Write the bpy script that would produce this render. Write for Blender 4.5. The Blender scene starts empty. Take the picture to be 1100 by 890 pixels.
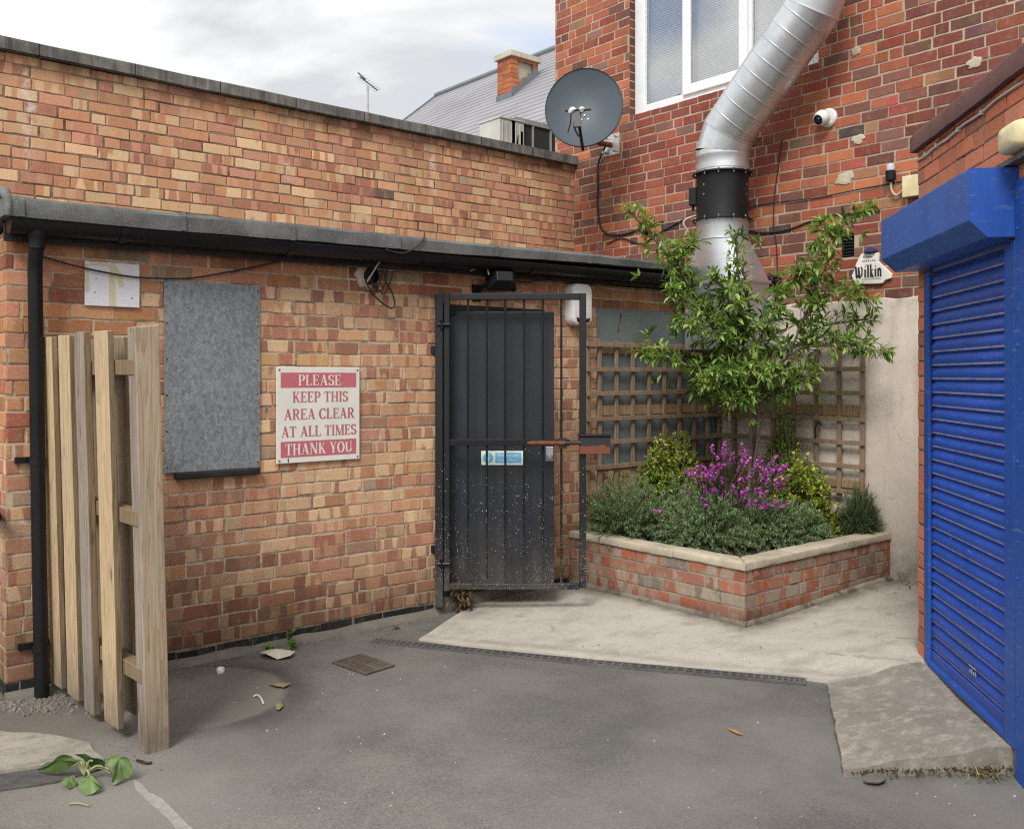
import bpy, bmesh, math, random
from mathutils import Vector, Matrix
R = math.radians
random.seed(7)
rnd = random.random
uni = random.uniform
sc = bpy.context.scene
COL = sc.collection

# ------------------------------------------------------------------ frame
# origin: inside corner of the yard.  x runs along the low annex wall (y = 0, annex lies at x < 0),
# the two storey brick wall is the plane x = 0.  All metres.
F, CX, HY = 1005., 550., 404.
CAM = Vector((-6.438, -4.941, 1.53))
FW = Vector((.6434, .7656, 0)); RT = Vector((.7656, -.6434, 0))
def _ray(px, py):
    return FW + RT * ((px - CX) / F) + Vector((0, 0, (HY - py) / F))
def PA(px, py, y=0.):            # survey point on a plane parallel to the annex wall
    d = _ray(px, py); return CAM + d * ((y - CAM.y) / d.y)
def PB(px, py, x=0.):            # ... parallel to the two storey wall
    d = _ray(px, py); return CAM + d * ((x - CAM.x) / d.x)
def PG(px, py, z=0.):            # ... on the ground
    d = _ray(px, py); return CAM + d * ((z - CAM.z) / d.z)
def PD(px, py, t):               # ... at a known depth
    return CAM + _ray(px, py) * t

# ------------------------------------------------------------------ node helpers
class NT:
    def __init__(s, nt): s.t = nt; nt.nodes.clear()
    def n(s, kind, props=None, **inp):
        nd = s.t.nodes.new(kind)
        for k, v in (props or {}).items(): setattr(nd, k, v)
        for k, v in inp.items():
            k2 = int(k[1:]) if k[0] == '_' and k[1:].isdigit() else k.replace('_', ' ')
            s.set(nd, k2, v)
        return nd
    def set(s, nd, key, v):
        sock = nd.inputs[key]
        if isinstance(v, bpy.types.NodeSocket): s.t.links.new(v, sock)
        elif isinstance(v, bpy.types.Node): s.t.links.new(v.outputs[0], sock)
        elif isinstance(v, tuple) and len(v) == 3 and sock.type == 'RGBA': sock.default_value = (*v, 1)
        else: sock.default_value = v
    def math(s, op, a, b=0., c=None, clamp=False):
        nd = s.n('ShaderNodeMath', {'operation': op, 'use_clamp': clamp}, _0=a, _1=b)
        if c is not None: s.set(nd, 2, c)
        return nd.outputs[0]
    def mix(s, f, a, b, mode='MIX'):
        nd = s.n('ShaderNodeMix', {'data_type': 'RGBA', 'blend_type': mode, 'clamp_factor': True})
        s.set(nd, 0, f); s.set(nd, 6, a); s.set(nd, 7, b)
        return nd.outputs[2]
    def ramp(s, v, p0, p1, a=0., b=1.):
        nd = s.n('ShaderNodeMapRange', {'clamp': True}, _0=v, _1=p0, _2=p1, _3=a, _4=b)
        return nd.outputs[0]
    def noise(s, vec, scale, detail=3., rough=.55, dist=0.):
        return s.n('ShaderNodeTexNoise', None, Vector=vec, Scale=scale, Detail=detail, Roughness=rough, Distortion=dist).outputs[0]
    def vor(s, vec, scale, feature='F1'):
        return s.n('ShaderNodeTexVoronoi', {'feature': feature}, Vector=vec, Scale=scale)
    def pos(s): return s.n('ShaderNodeNewGeometry').outputs['Position']
    def objc(s): return s.n('ShaderNodeTexCoord').outputs['Object']
    def vmul(s, v, xyz): return s.n('ShaderNodeVectorMath', {'operation': 'MULTIPLY'}, _0=v, _1=xyz).outputs[0]
    def sep(s, v):
        nd = s.n('ShaderNodeSeparateXYZ', None, _0=v); return nd.outputs[0], nd.outputs[1], nd.outputs[2]
    def attr(s, name): return s.n('ShaderNodeAttribute', {'attribute_name': name})
    def bump(s, h, strength, dist=.01):
        return s.n('ShaderNodeBump', None, Height=h, Strength=strength, Distance=dist).outputs[0]
    def out(s, base, rough=.8, bump=None, metal=0., spec=.4, trans=None, coat=0.):
        p = s.n('ShaderNodeBsdfPrincipled', None, Base_Color=base, Roughness=rough, Metallic=metal)
        s.set(p, 'Specular IOR Level', spec)
        if coat: s.set(p, 'Coat Weight', coat)
        if bump is not None: s.set(p, 'Normal', bump)
        sh = p.outputs[0]
        if trans is not None:
            tr = s.n('ShaderNodeBsdfTranslucent', None, Color=trans)
            sh = s.n('ShaderNodeMixShader', None, _0=.36, _1=sh, _2=tr).outputs[0]
        s.n('ShaderNodeOutputMaterial', None, Surface=sh)
        return p
def mat(name):
    m = bpy.data.materials.new(name); m.use_nodes = True
    return m, NT(m.node_tree)

def surf(name, c1, c2, scale=6., rough=.7, bump=.2, bscale=120., metal=0., spec=.4, speck=None, dirt=None, coat=0., r2=None):
    """blotchy painted / mineral / metal surface"""
    m, t = mat(name); p = t.objc()
    a = t.ramp(t.noise(p, scale, 5, .6), .3, .7)
    col = t.mix(a, c1, c2)
    fine = t.noise(p, bscale, 3, .6)
    col = t.mix(t.ramp(fine, .3, .7, 0, .25), col, t.mix(1., col, (.55, .55, .55), 'MULTIPLY'))
    if dirt:
        d = t.ramp(t.noise(p, 2.3, 6, .7), .48, .72, 0, dirt[1]); col = t.mix(d, col, dirt[0])
    if speck:
        v = t.vor(p, speck[1]); s_ = t.math('LESS_THAN', v.outputs['Distance'], speck[2]); col = t.mix(s_, col, speck[0])
    rr = rough if r2 is None else t.ramp(a, 0, 1, rough, r2)
    t.out(col, rr, t.bump(fine, bump, .004) if bump else None, metal, spec, coat=coat)
    return m

# ------------------------------------------------------------------ mesh builder
class MB:
    def __init__(s): s.v = []; s.f = []; s.m = []; s.c = None; s.b = None
    def add(s, vs, fs, mi=0):
        o = len(s.v); s.v += [tuple(v) for v in vs]
        for f in fs: s.f.append(tuple(i + o for i in f)); s.m.append(mi)
        return s
    def box(s, lo, hi, mi=0, M=None):
        x0, y0, z0 = lo; x1, y1, z1 = hi
        vs = [Vector(p) for p in ((x0,y0,z0),(x1,y0,z0),(x1,y1,z0),(x0,y1,z0),(x0,y0,z1),(x1,y0,z1),(x1,y1,z1),(x0,y1,z1))]
        if M is not None: vs = [M @ v for v in vs]
        return s.add(vs, [(0,3,2,1),(4,5,6,7),(0,1,5,4),(1,2,6,5),(2,3,7,6),(3,0,4,7)], mi)
    def obox(s, o, u, v, w, mi=0):        # corner + 3 edge vectors
        o, u, v, w = map(Vector, (o, u, v, w))
        vs = [o, o+u, o+u+v, o+v, o+w, o+u+w, o+u+v+w, o+v+w]
        return s.add(vs, [(0,3,2,1),(4,5,6,7),(0,1,5,4),(1,2,6,5),(2,3,7,6),(3,0,4,7)], mi)
    def rings(s, rings, cap=True, mi=0, closed=False):
        n = len(rings[0]); o = len(s.v)
        for r in rings: s.v += [tuple(p) for p in r]
        k = len(rings)
        for i in range(k if closed else k - 1):
            a = o + i * n; b = o + ((i + 1) % k) * n
            for j in range(n):
                s.f.append((a + j, a + (j+1) % n, b + (j+1) % n, b + j)); s.m.append(mi)
        if cap and not closed:
            s.f.append(tuple(o + j for j in reversed(range(n)))); s.m.append(mi)
            s.f.append(tuple(o + (k-1)*n + j for j in range(n))); s.m.append(mi)
        return s
    def tube(s, pts, r, n=8, mi=0, cap=True):
        pts = [Vector(p) for p in pts]; rs = r if isinstance(r, (list, tuple)) else [r] * len(pts)
        rings = []; up = None
        for i, p in enumerate(pts):
            d = (pts[min(i+1, len(pts)-1)] - pts[max(i-1, 0)]).normalized()
            if up is None: up = d.orthogonal().normalized()
            a = (up - d * up.dot(d))
            a = a.normalized() if a.length > 1e-6 else d.orthogonal().normalized()
            up = a; b = d.cross(a)
            rings.append([p + (a * math.cos(2*math.pi*j/n) + b * math.sin(2*math.pi*j/n)) * rs[i] for j in range(n)])
        return s.rings(rings, cap, mi)
    def lathe(s, o, axis, prof, n=24, mi=0, cap=True):
        o, d = Vector(o), Vector(axis).normalized(); a = d.orthogonal().normalized(); b = d.cross(a)
        return s.rings([[o + d*h + (a*math.cos(2*math.pi*j/n) + b*math.sin(2*math.pi*j/n))*r for j in range(n)] for h, r in prof], cap, mi)
    def prism(s, poly, w, mi=0):          # polygon of 3d points swept by w
        w = Vector(w); a = [Vector(p) for p in poly]; n = len(a)
        vs = a + [p + w for p in a]
        fs = [tuple(reversed(range(n))), tuple(range(n, 2*n))] + [(i, (i+1) % n, (i+1) % n + n, i + n) for i in range(n)]
        return s.add(vs, fs, mi)
    def flat(s, poly, mi=0): return s.add(poly, [tuple(range(len(poly)))], mi)

def put(name, mb, mats, parent=None, origin=None, smooth=False, bev=0., seg=2, ang=35):
    if not isinstance(mats, (list, tuple)): mats = [mats]
    if parent is not None: org = Vector(parent['_w'])
    elif origin is not None: org = Vector(origin)
    else:
        xs = list(zip(*mb.v)); org = Vector(((min(xs[0])+max(xs[0]))/2, (min(xs[1])+max(xs[1]))/2, min(xs[2])))
    me = bpy.data.meshes.new(name)
    me.from_pydata([tuple(Vector(v) - org) for v in mb.v], [], mb.f)
    for m in mats: me.materials.append(m)
    me.polygons.foreach_set('material_index', mb.m)
    if mb.c is not None:
        at = me.attributes.new('bcol', 'FLOAT_COLOR', 'POINT'); at.data.foreach_set('color', [x for c in mb.c for x in c])
    if mb.b is not None:
        at = me.attributes.new('bcol2', 'FLOAT_COLOR', 'POINT'); at.data.foreach_set('color', [x for c, p in mb.b for x in c])
        at = me.attributes.new('bp', 'FLOAT_VECTOR', 'POINT'); at.data.foreach_set('vector', [x for c, p in mb.b for x in p])
    if smooth:
        me.polygons.foreach_set('use_smooth', [True] * len(mb.f))
    me.update()
    o = bpy.data.objects.new(name, me); COL.objects.link(o)
    if parent is not None: o.parent = parent; o['_w'] = tuple(org)
    else: o.location = org; o['_w'] = tuple(org)
    if smooth and ang < 180:
        me.set_sharp_from_angle(angle=R(ang))
    if bev:
        b = o.modifiers.new('bevel', 'BEVEL'); b.width = bev; b.segments = seg; b.limit_method = 'ANGLE'; b.angle_limit = R(40)
    return o
def tag(o, label, cat, group=None):
    o['label'] = label; o['category'] = cat
    if group: o['group'] = group
    return o
def thing(name, loc, label, cat, group=None):
    o = bpy.data.objects.new(name, None); COL.objects.link(o); o.location = loc; o['_w'] = tuple(loc)
    o.empty_display_size = .1
    return tag(o, label, cat, group)
def struct(o): o['kind'] = 'structure'; return o
def spline(pts, n=6):
    pts = [Vector(p) for p in pts]; out = []
    for i in range(len(pts) - 1):
        p0, p1, p2, p3 = pts[max(i-1,0)], pts[i], pts[i+1], pts[min(i+2, len(pts)-1)]
        for k in range(n):
            t = k / n
            out.append(.5*((2*p1) + (p2-p0)*t + (2*p0-5*p1+4*p2-p3)*t*t + (3*p1-p0-3*p2+p3)*t**3))
    return out + [pts[-1]]
def lerp(a, b, t): return tuple(x + (y - x) * t for x, y in zip(a, b))
def srgb(*c): return tuple(((x/255)/12.92 if x <= 10 else ((x/255+.055)/1.055)**2.4) for x in c)

# ------------------------------------------------------------------ bricks
def bricks(mb, o, u, v, n, W, H, bl, bh, rects, pal, seed, mj=.010, header=.12, bond='mixed', proud=.006, rough=1., mortar_mi=1):
    """real bricks (one outline each, arris worn, slightly out of true) bedded on a mortar sheet"""
    rg = random.Random(seed); o, u, v, n = Vector(o), Vector(u), Vector(v), Vector(n)
    if mb.c is None: mb.c = []; mb.b = []
    # mortar sheet, cut round the openings
    us = sorted({0, W} | {min(max(r[i], 0), W) for r in rects for i in (0, 2)}); vs_ = sorted({0, H} | {min(max(r[i], 0), H) for r in rects for i in (1, 3)})
    for a, b in zip(us, us[1:]):
        for c, d in zip(vs_, vs_[1:]):
            mu, mv = (a+b)/2, (c+d)/2
            if any(r[0] < mu < r[2] and r[1] < mv < r[3] for r in rects): continue
            mb.add([o+u*a+v*c, o+u*b+v*c, o+u*b+v*d, o+u*a+v*d], [(0,1,2,3)], mortar_mi)
            mb.c += [(1,1,1,1)]*4; mb.b += [((1,1,1,1),(0,0,0))]*4
    rows = int(math.ceil(H / bh))
    for r in range(rows):
        v0, v1 = r*bh + mj/2, min((r+1)*bh - mj/2, H)
        if v1 - v0 < .015: continue
        spans = [(0., W, v0, v1)]
        for q in rects:
            if q[1] < v1 - .004 and q[3] > v0 + .004:
                new = []
                for a, b, c_, d_ in spans:
                    new += [(a, min(b, q[0]), c_, d_), (max(a, q[2]), b, c_, d_)]
                    m0, m1 = max(a, q[0]), min(b, q[2])
                    if q[1] - c_ > .016: new.append((m0, m1, c_, q[1]))
                    if d_ - q[3] > .016: new.append((m0, m1, q[3], d_))
                spans = [s for s in new if s[1] - s[0] > .02]
        half = bl/2; V0, V1 = v0, v1
        for (sa, sb, v0, v1) in spans:
            x = sa - (half if (r % 2) else 0) - (rg.uniform(0, bl) if bond == 'mixed' else rg.uniform(0, .02))
            while x < sb:
                L = bl if rg.random() > header else bl/2
                if bond == 'header': L = bl/2
                L *= rg.uniform(.985, 1.015)
                a, b = max(x + mj/2, sa), min(x + L - mj/2, sb); x += L
                if b - a < .022: continue
                cm = (a+b)/2; c1, c2, bs = pal(cm, (v0+v1)/2, rg)
                if c1 is None: continue
                pr = max(.0026, proud + rg.gauss(0, .0012)); j = .0016*rough
                jj = lambda k=1.: rg.gauss(0, j*k)
                dv = rg.gauss(0, .0012); aa, bb = a + jj(), b + jj(); y0, y1 = v0 + dv + jj(.6), v1 + dv + jj(.6)
                nx = max(2, int((bb-aa)/.055))
                base = [(aa + (bb-aa)*i/nx, y0 + jj(.55)) for i in range(nx)] + [(bb + jj(.5), y0), (bb + jj(.5), (y0+y1)/2)] + \
                       [(bb - (bb-aa)*i/nx, y1 + jj(.55)) for i in range(nx)] + [(aa + jj(.5), y1), (aa + jj(.5), (y0+y1)/2)]
                # knock the four corners back a little
                cu, cv = (aa+bb)/2, (y0+y1)/2; ins = rg.uniform(.0025, .0048)
                ring = []
                for (d, k) in ((-.004, 0.), (pr - .0014, 0.), (pr, ins)):
                    ring.append([(pu + (k if pu < cu - .001 else -k)*(1 if abs(pu-cu) > (bb-aa)*.45 else .0), pv + (k if pv < cv else -k)*(0 if abs(pv-cv) < .01 else 1), d) for pu, pv in base])
                tl = (max(-.007, min(.007, rg.gauss(0, .004))), max(-.012, min(.012, rg.gauss(0, .006)))); rz = rg.random()*97
                o0 = len(mb.v); N = len(base)
                for rr in ring:
                    for pu, pv, d in rr:
                        mb.v.append(tuple(o + u*pu + v*pv + n*(d + (tl[0]*(pu-cu) + tl[1]*(pv-cv) if d > 0 else 0))))
                        mb.c.append((*c1, bs)); mb.b.append(((*c2, 1.), (pu - a, pv - v0, rz)))
                for k in (0, 1):
                    for i in range(N):
                        mb.f.append((o0+k*N+i, o0+k*N+(i+1) % N, o0+(k+1)*N+(i+1) % N, o0+(k+1)*N+i)); mb.m.append(0)
                mb.f.append(tuple(o0+2*N+i for i in range(N))); mb.m.append(0)
    return mb

def brick_mat(name, band=20., soot=(.03,.03,.028), low=0., grime=.35, smear=(.42,.34,.24), smear_amt=.35, drips=(), top=None):
    m, t = mat(name); P = t.pos()
    c1 = t.attr('bcol'); c2 = t.attr('bcol2').outputs['Color']; bp = t.attr('bp').outputs['Vector']
    bn = t.noise(t.vmul(bp, (band, 1.6, 1.)), 1., .6, .5)
    bm = t.math('MULTIPLY', t.ramp(bn, .475, .505), c1.outputs['Alpha'])
    col = t.mix(bm, c1.outputs['Color'], c2)
    f1 = t.noise(P, 90., 4, .7); f2 = t.noise(P, 330., 2, .6)
    col = t.mix(t.ramp(f1, .35, .75, 0, .55), col, t.mix(1., col, (.52, .47, .44), 'MULTIPLY'))
    col = t.mix(t.ramp(f2, .55, .75, 0, .35), col, t.mix(.5, col, (.75, .62, .45)))
    # mortar dust wiped over the faces
    s1 = t.noise(P, 13., 6, .75); col = t.mix(t.ramp(s1, .52, .72, 0, smear_amt), col, smear)
    # grime
    g1 = t.noise(t.vmul(P, (1., 1., .45)), 1.7, 6, .65); col = t.mix(t.ramp(g1, .48, .75, 0, grime), col, t.mix(1., col, (.42, .38, .35), 'MULTIPLY'))
    for dx_, dz_, ln_ in drips:
        X_, Y_, Z_ = t.sep(P); wob = t.ramp(t.noise(P, 7., 4, .7), .2, .8, -.05, .05)
        d_ = t.math('ABSOLUTE', t.math('ADD', t.math('SUBTRACT', X_, dx_), wob))
        vz = t.math('MULTIPLY', t.ramp(Z_, dz_ - ln_, dz_ - ln_*.7), t.ramp(Z_, dz_ + .03, dz_ - .02))
        k_ = t.math('MULTIPLY', t.math('MULTIPLY', t.ramp(d_, .045, .01), vz), t.ramp(t.noise(P, 16., 4, .7), .42, .6))
        col = t.mix(t.math('MULTIPLY', k_, .75), col, (.60,.56,.50))
    pits = t.ramp(t.noise(P, 160., 2, .6), .66, .74); col = t.mix(t.math('MULTIPLY', pits, .7), col, soot)
    z = t.sep(P)[2]
    if low:
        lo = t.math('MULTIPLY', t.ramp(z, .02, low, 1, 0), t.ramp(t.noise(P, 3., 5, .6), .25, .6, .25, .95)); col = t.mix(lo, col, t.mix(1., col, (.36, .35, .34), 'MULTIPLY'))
    if top:
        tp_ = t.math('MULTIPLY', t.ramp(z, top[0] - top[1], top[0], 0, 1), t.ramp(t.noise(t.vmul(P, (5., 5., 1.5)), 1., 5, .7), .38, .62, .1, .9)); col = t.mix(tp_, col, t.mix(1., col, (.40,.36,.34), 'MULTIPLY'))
    h = t.math('ADD', t.math('MULTIPLY', f1, .7), t.math('MULTIPLY', f2, .35)); h = t.math('SUBTRACT', h, t.math('MULTIPLY', pits, .8))
    t.out(col, .88, t.bump(h, .55, .004), 0, .25)
    return m
def mortar_mat(name, c1, c2, low=0., dark=.8):
    m, t = mat(name); P = t.pos()
    a = t.noise(P, 5., 5, .65); col = t.mix(t.ramp(a, .3, .7), c1, c2)
    dk = t.ramp(t.noise(P, 4.5, 6, .7), .50, .60, 0, dark); col = t.mix(dk, col, t.mix(1., col, (.33,.29,.27), 'MULTIPLY'))  # shadow of recessed joints painted into random stretches of the mortar
    f = t.noise(P, 260., 4, .7); col = t.mix(t.ramp(f, .4, .7, 0, .5), col, t.mix(1., col, (.5, .46, .42), 'MULTIPLY'))
    g = t.noise(P, 1.3, 5, .6); col = t.mix(t.ramp(g, .5, .7, 0, .45), col, (.10, .085, .07))
    if low: col = t.mix(t.ramp(t.sep(P)[2], .02, low, .7, 0), col, (.06, .055, .05))
    t.out(col, .95, t.bump(f, .8, .006), 0, .15)
    return m
SUN, SKY = 3.2, .21
# ================================================================== materials
M = {}
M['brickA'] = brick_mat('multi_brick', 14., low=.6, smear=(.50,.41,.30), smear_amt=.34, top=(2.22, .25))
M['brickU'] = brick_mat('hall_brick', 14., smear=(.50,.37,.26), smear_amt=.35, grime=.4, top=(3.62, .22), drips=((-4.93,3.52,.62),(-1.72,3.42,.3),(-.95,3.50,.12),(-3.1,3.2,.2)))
M['brickB'] = brick_mat('red_brick', 7., smear=(.36,.27,.2), smear_amt=.3, grime=.5)
M['brickP'] = brick_mat('planter_brick', 9., smear=(.40,.345,.27), smear_amt=.95, low=.14, grime=.3)
M['mortA'] = mortar_mat('buff_mortar', (.62,.52,.385), (.50,.41,.29), low=.3)
M['mortU'] = mortar_mat('hall_mortar', (.36,.25,.165), (.24,.16,.105))
M['mortB'] = mortar_mat('pale_mortar', (.56,.44,.325), (.46,.355,.26), dark=.4)
M['mortC'] = mortar_mat('pink_mortar', (.40,.26,.18), (.32,.2,.14))
M['mortP'] = mortar_mat('grey_mortar', (.42,.37,.29), (.32,.28,.22), low=.1)
M['black'] = surf('black_plastic', (.0055,.0055,.007), (.010,.010,.012), 5, .42, .06, 200, spec=.3)
M['fascia'] = surf('dark_fascia', (.008,.008,.008), (.018,.017,.016), 4, .6, .2, 90, dirt=((.045,.04,.034), .6))
M['white'] = surf('white_plastic', (.78,.78,.75), (.70,.69,.64), 4, .4, .03, 200)
M['upvc'] = surf('white_frame', (.80,.82,.84), (.75,.77,.79), 3, .3, 0, 200, dirt=((.5,.5,.48), .35))
M['cream'] = surf('cream_plastic', (.74,.67,.42), (.64,.55,.30), 5, .45, .05, 150, dirt=((.3,.25,.15), .5))
M['whiteboard'] = surf('white_board', (.74,.74,.78), (.68,.68,.72), 3, .5, .02, 100, dirt=((.5,.47,.4), .4))
M['tape'] = surf('old_tape', (.66,.62,.40), (.56,.52,.32), 14, .5, .1, 160)
M['felt'] = surf('mineral_felt', (.115,.12,.12), (.20,.205,.20), 6, .95, 1., 300, spec=.1, speck=((.27,.275,.27), 210, .24), dirt=((.06,.06,.055), .75))
M['stone'] = surf('coping_stone', (.56,.50,.39), (.43,.37,.27), 9, .9, .7, 130, dirt=((.2,.175,.13), .55))
def make_coping():
    m, t = mat('hall_coping'); P = t.pos(); x, y, z = t.sep(P)
    st = t.noise(t.vmul(P, (26., 26., 2.)), 1., 4, .7); n = t.noise(P, 7., 5, .65); f = t.noise(P, 90., 3, .7)
    col = t.mix(t.ramp(n, .3, .7), (.085,.08,.072), (.19,.18,.165)); col = t.mix(t.ramp(st, .5, .7, 0, .75), col, (.045,.043,.04)); col = t.mix(t.ramp(st, .45, .3, 0, .5), col, (.29,.275,.25))
    j = t.math('LESS_THAN', t.math('FRACT', t.math('DIVIDE', t.math('ADD', x, 20.13), .61)), .012); col = t.mix(j, col, (.02,.02,.02))
    t.out(col, .95, t.bump(f, .6, .006), 0, .15); return m
M['hallcoping'] = make_coping()
M['redfelt'] = surf('red_mineral_felt', (.135,.072,.066), (.18,.098,.088), 5, .95, .8, 420, spec=.15, speck=((.22,.13,.12), 240, .2))
M['soil'] = surf('soil', (.10,.075,.055), (.17,.13,.10), 12, .95, 1., 60)
M['steel'] = surf('bare_steel', (.35,.35,.36), (.25,.25,.26), 8, .35, .05, 200, metal=.9)
M['rust'] = surf('rust', (.20,.065,.03), (.11,.04,.022), 22, .85, .5, 160)
M['peel'] = surf('peeling_black', (.02,.02,.024), (.025,.022,.022), 5, .5, .2, 150, dirt=((.2,.07,.035), .9))
M['cable'] = surf('black_cable', (.02,.018,.017), (.03,.026,.024), 9, .6, 0)
M['palecable'] = surf('pale_cable', (.5,.46,.38), (.42,.38,.3), 9, .6, 0)
M['dish'] = surf('dish_grey', (.048,.066,.080), (.060,.080,.095), 2.2, .5, .02, 300)
M['darkvoid'] = surf('dark_interior', (.01,.01,.01), (.015,.014,.013), 5, .9, 0)
M['silver'] = surf('zinc_bracket', (.6,.6,.58), (.45,.45,.44), 20, .4, .1, 200, metal=.5)
M['pink'] = surf('sign_pink', (.50,.125,.155), (.56,.17,.195), 3, .5, .02, 200)
M['signred'] = surf('sign_letter_red', (.42,.10,.12), (.52,.18,.19), 6, .5, 0)
M['signwhite'] = surf('sign_white', (.78,.77,.71), (.72,.70,.63), 4, .45, .02, 200, dirt=((.5,.45,.36), .35))
M['signblack'] = surf('sign_black', (.015,.015,.014), (.03,.03,.028), 9, .5, 0)
M['skyblue'] = surf('sign_blue', (.12,.42,.66), (.16,.48,.7), 4, .5, 0)
M['signglow'] = surf('sign_pale', (.72,.80,.66), (.78,.82,.72), 4, .5, 0)
M['slateblue'] = surf('sheet_paint', (.135,.165,.17), (.17,.195,.195), 4, .5, .08, 120, dirt=((.09,.06,.045), .5))
M['cap'] = surf('dark_cap', (.02,.03,.12), (.03,.04,.15), 4, .4, 0)

def make_galv():
    m, t = mat('galvanised_sheet'); P = t.objc()
    P2 = t.n('ShaderNodeVectorMath', {'operation': 'ADD'}, _0=P, _1=t.vmul(t.n('ShaderNodeTexNoise', None, Vector=P, Scale=40.).outputs['Color'], (.02,.02,.02))).outputs[0]
    v = t.vor(t.vmul(P2, (1,1,.62)), 62.); r = t.n('ShaderNodeSeparateColor', None, _0=v.outputs['Color']).outputs[0]
    v2 = t.vor(P2, 150.); r2 = t.n('ShaderNodeSeparateColor', None, _0=v2.outputs['Color']).outputs[1]
    col = t.mix(r, (.165,.185,.198), (.265,.288,.30))
    col = t.mix(t.ramp(r2, .82, .9, 0, .55), col, (.42,.45,.47))
    big = t.noise(P, 3., 4); col = t.mix(t.ramp(big, .35, .7, 0, .4), col, (.13,.14,.15))
    drip = t.noise(t.vmul(P, (30., 30., 1.2)), 1., 3); col = t.mix(t.ramp(drip, .6, .8, 0, .3), col, (.3,.31,.31))
    t.out(col, t.ramp(r, 0, 1, .5, .68), t.bump(r, .06, .002), .25, .4); return m
M['galv'] = make_galv()

def make_duct():
    m, t = mat('duct_metal'); P = t.objc()
    n = t.noise(P, 5., 5, .6); f = t.noise(t.vmul(P, (60., 60., 8.)), 1., 3)
    col = t.mix(t.ramp(n, .3, .7), (.66,.68,.70), (.50,.52,.54)); col = t.mix(t.ramp(f, .55, .8, 0, .3), col, (.75,.76,.77))
    st = t.noise(t.vmul(P, (14., 14., 2.)), 1., 4, .7); col = t.mix(t.ramp(st, .6, .75, 0, .45), col, (.33,.32,.30))
    t.out(col, t.ramp(n, .3, .7, .33, .48), t.bump(n, .10, .012), .85, .5); return m
M['duct'] = make_duct()

def make_blue(name, base, alt, worn=.5):
    m, t = mat(name); P = t.objc()
    n = t.noise(P, 3.5, 5, .6); col = t.mix(t.ramp(n, .3, .7), base, alt)
    sc_ = t.noise(t.vmul(P, (9., 9., 55.)), 1., 4, .65); col = t.mix(t.ramp(sc_, .58, .70, 0, worn + .1), col, (.22,.25,.38))
    d = t.noise(t.vmul(P, (5., 5., 1.4)), 1., 5, .7); col = t.mix(t.ramp(d, .5, .75, 0, .4), col, t.mix(1., col, (.42,.42,.42), 'MULTIPLY'))
    t.out(col, t.ramp(n, .3, .7, .42, .58), t.bump(t.noise(P, 90., 3), .05, .003), 0, .4); return m
M['blue'] = make_blue('blue_paint', (.013,.070,.32), (.017,.084,.38), .25)
M['bluebox'] = make_blue('blue_box_paint', (.032,.105,.38), (.042,.125,.43), .25)

def make_curtain():
    m, t = mat('shutter_slats'); P = t.pos(); x, y, z = t.sep(P)
    n = t.noise(P, 4., 5, .6); col = t.mix(t.ramp(n, .3, .7), (.012,.066,.37), (.018,.082,.45))
    ph = t.math('FRACT', t.math('DIVIDE', t.math('SUBTRACT', z, .10), .0673))
    # road dirt lying along the lower lip of each slat, thicker near the top of the curtain
    lip = t.math('MULTIPLY', t.ramp(ph, .0, .03), t.ramp(ph, .17, .12))
    amt = t.math('MULTIPLY', lip, t.ramp(t.noise(P, 9., 4, .7), .3, .6, .45, 1.))
    amt = t.math('MULTIPLY', amt, t.ramp(z, .2, 1.6, .35, .75))
    col = t.mix(amt, col, (.40,.37,.34))
    sc_ = t.noise(t.vmul(P, (14., 14., 120.)), 1., 4, .7)
    col = t.mix(t.ramp(sc_, .62, .70, 0, .6), col, (.24,.27,.42)); ch_ = t.ramp(t.noise(t.vmul(P, (3., 3., 6.)), 1., 5, .7), .5, .7, 0, .4); col = t.mix(ch_, col, (.035,.075,.36)); gm = t.math('MULTIPLY', t.ramp(z, .1, .5, .6, 0), t.ramp(t.noise(P, 5., 5, .7), .35, .65)); col = t.mix(gm, col, (.06,.06,.09))
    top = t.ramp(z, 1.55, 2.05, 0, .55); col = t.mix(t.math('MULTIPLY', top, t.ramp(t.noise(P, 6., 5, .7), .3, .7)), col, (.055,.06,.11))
    t.out(col, t.ramp(n, .3, .7, .38, .6), t.bump(t.math('ADD', t.noise(P, 60., 3), t.math('MULTIPLY', t.noise(P, 6., 3), 3.)), .09, .01), 0, .4); return m
M['curtain'] = make_curtain()

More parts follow.
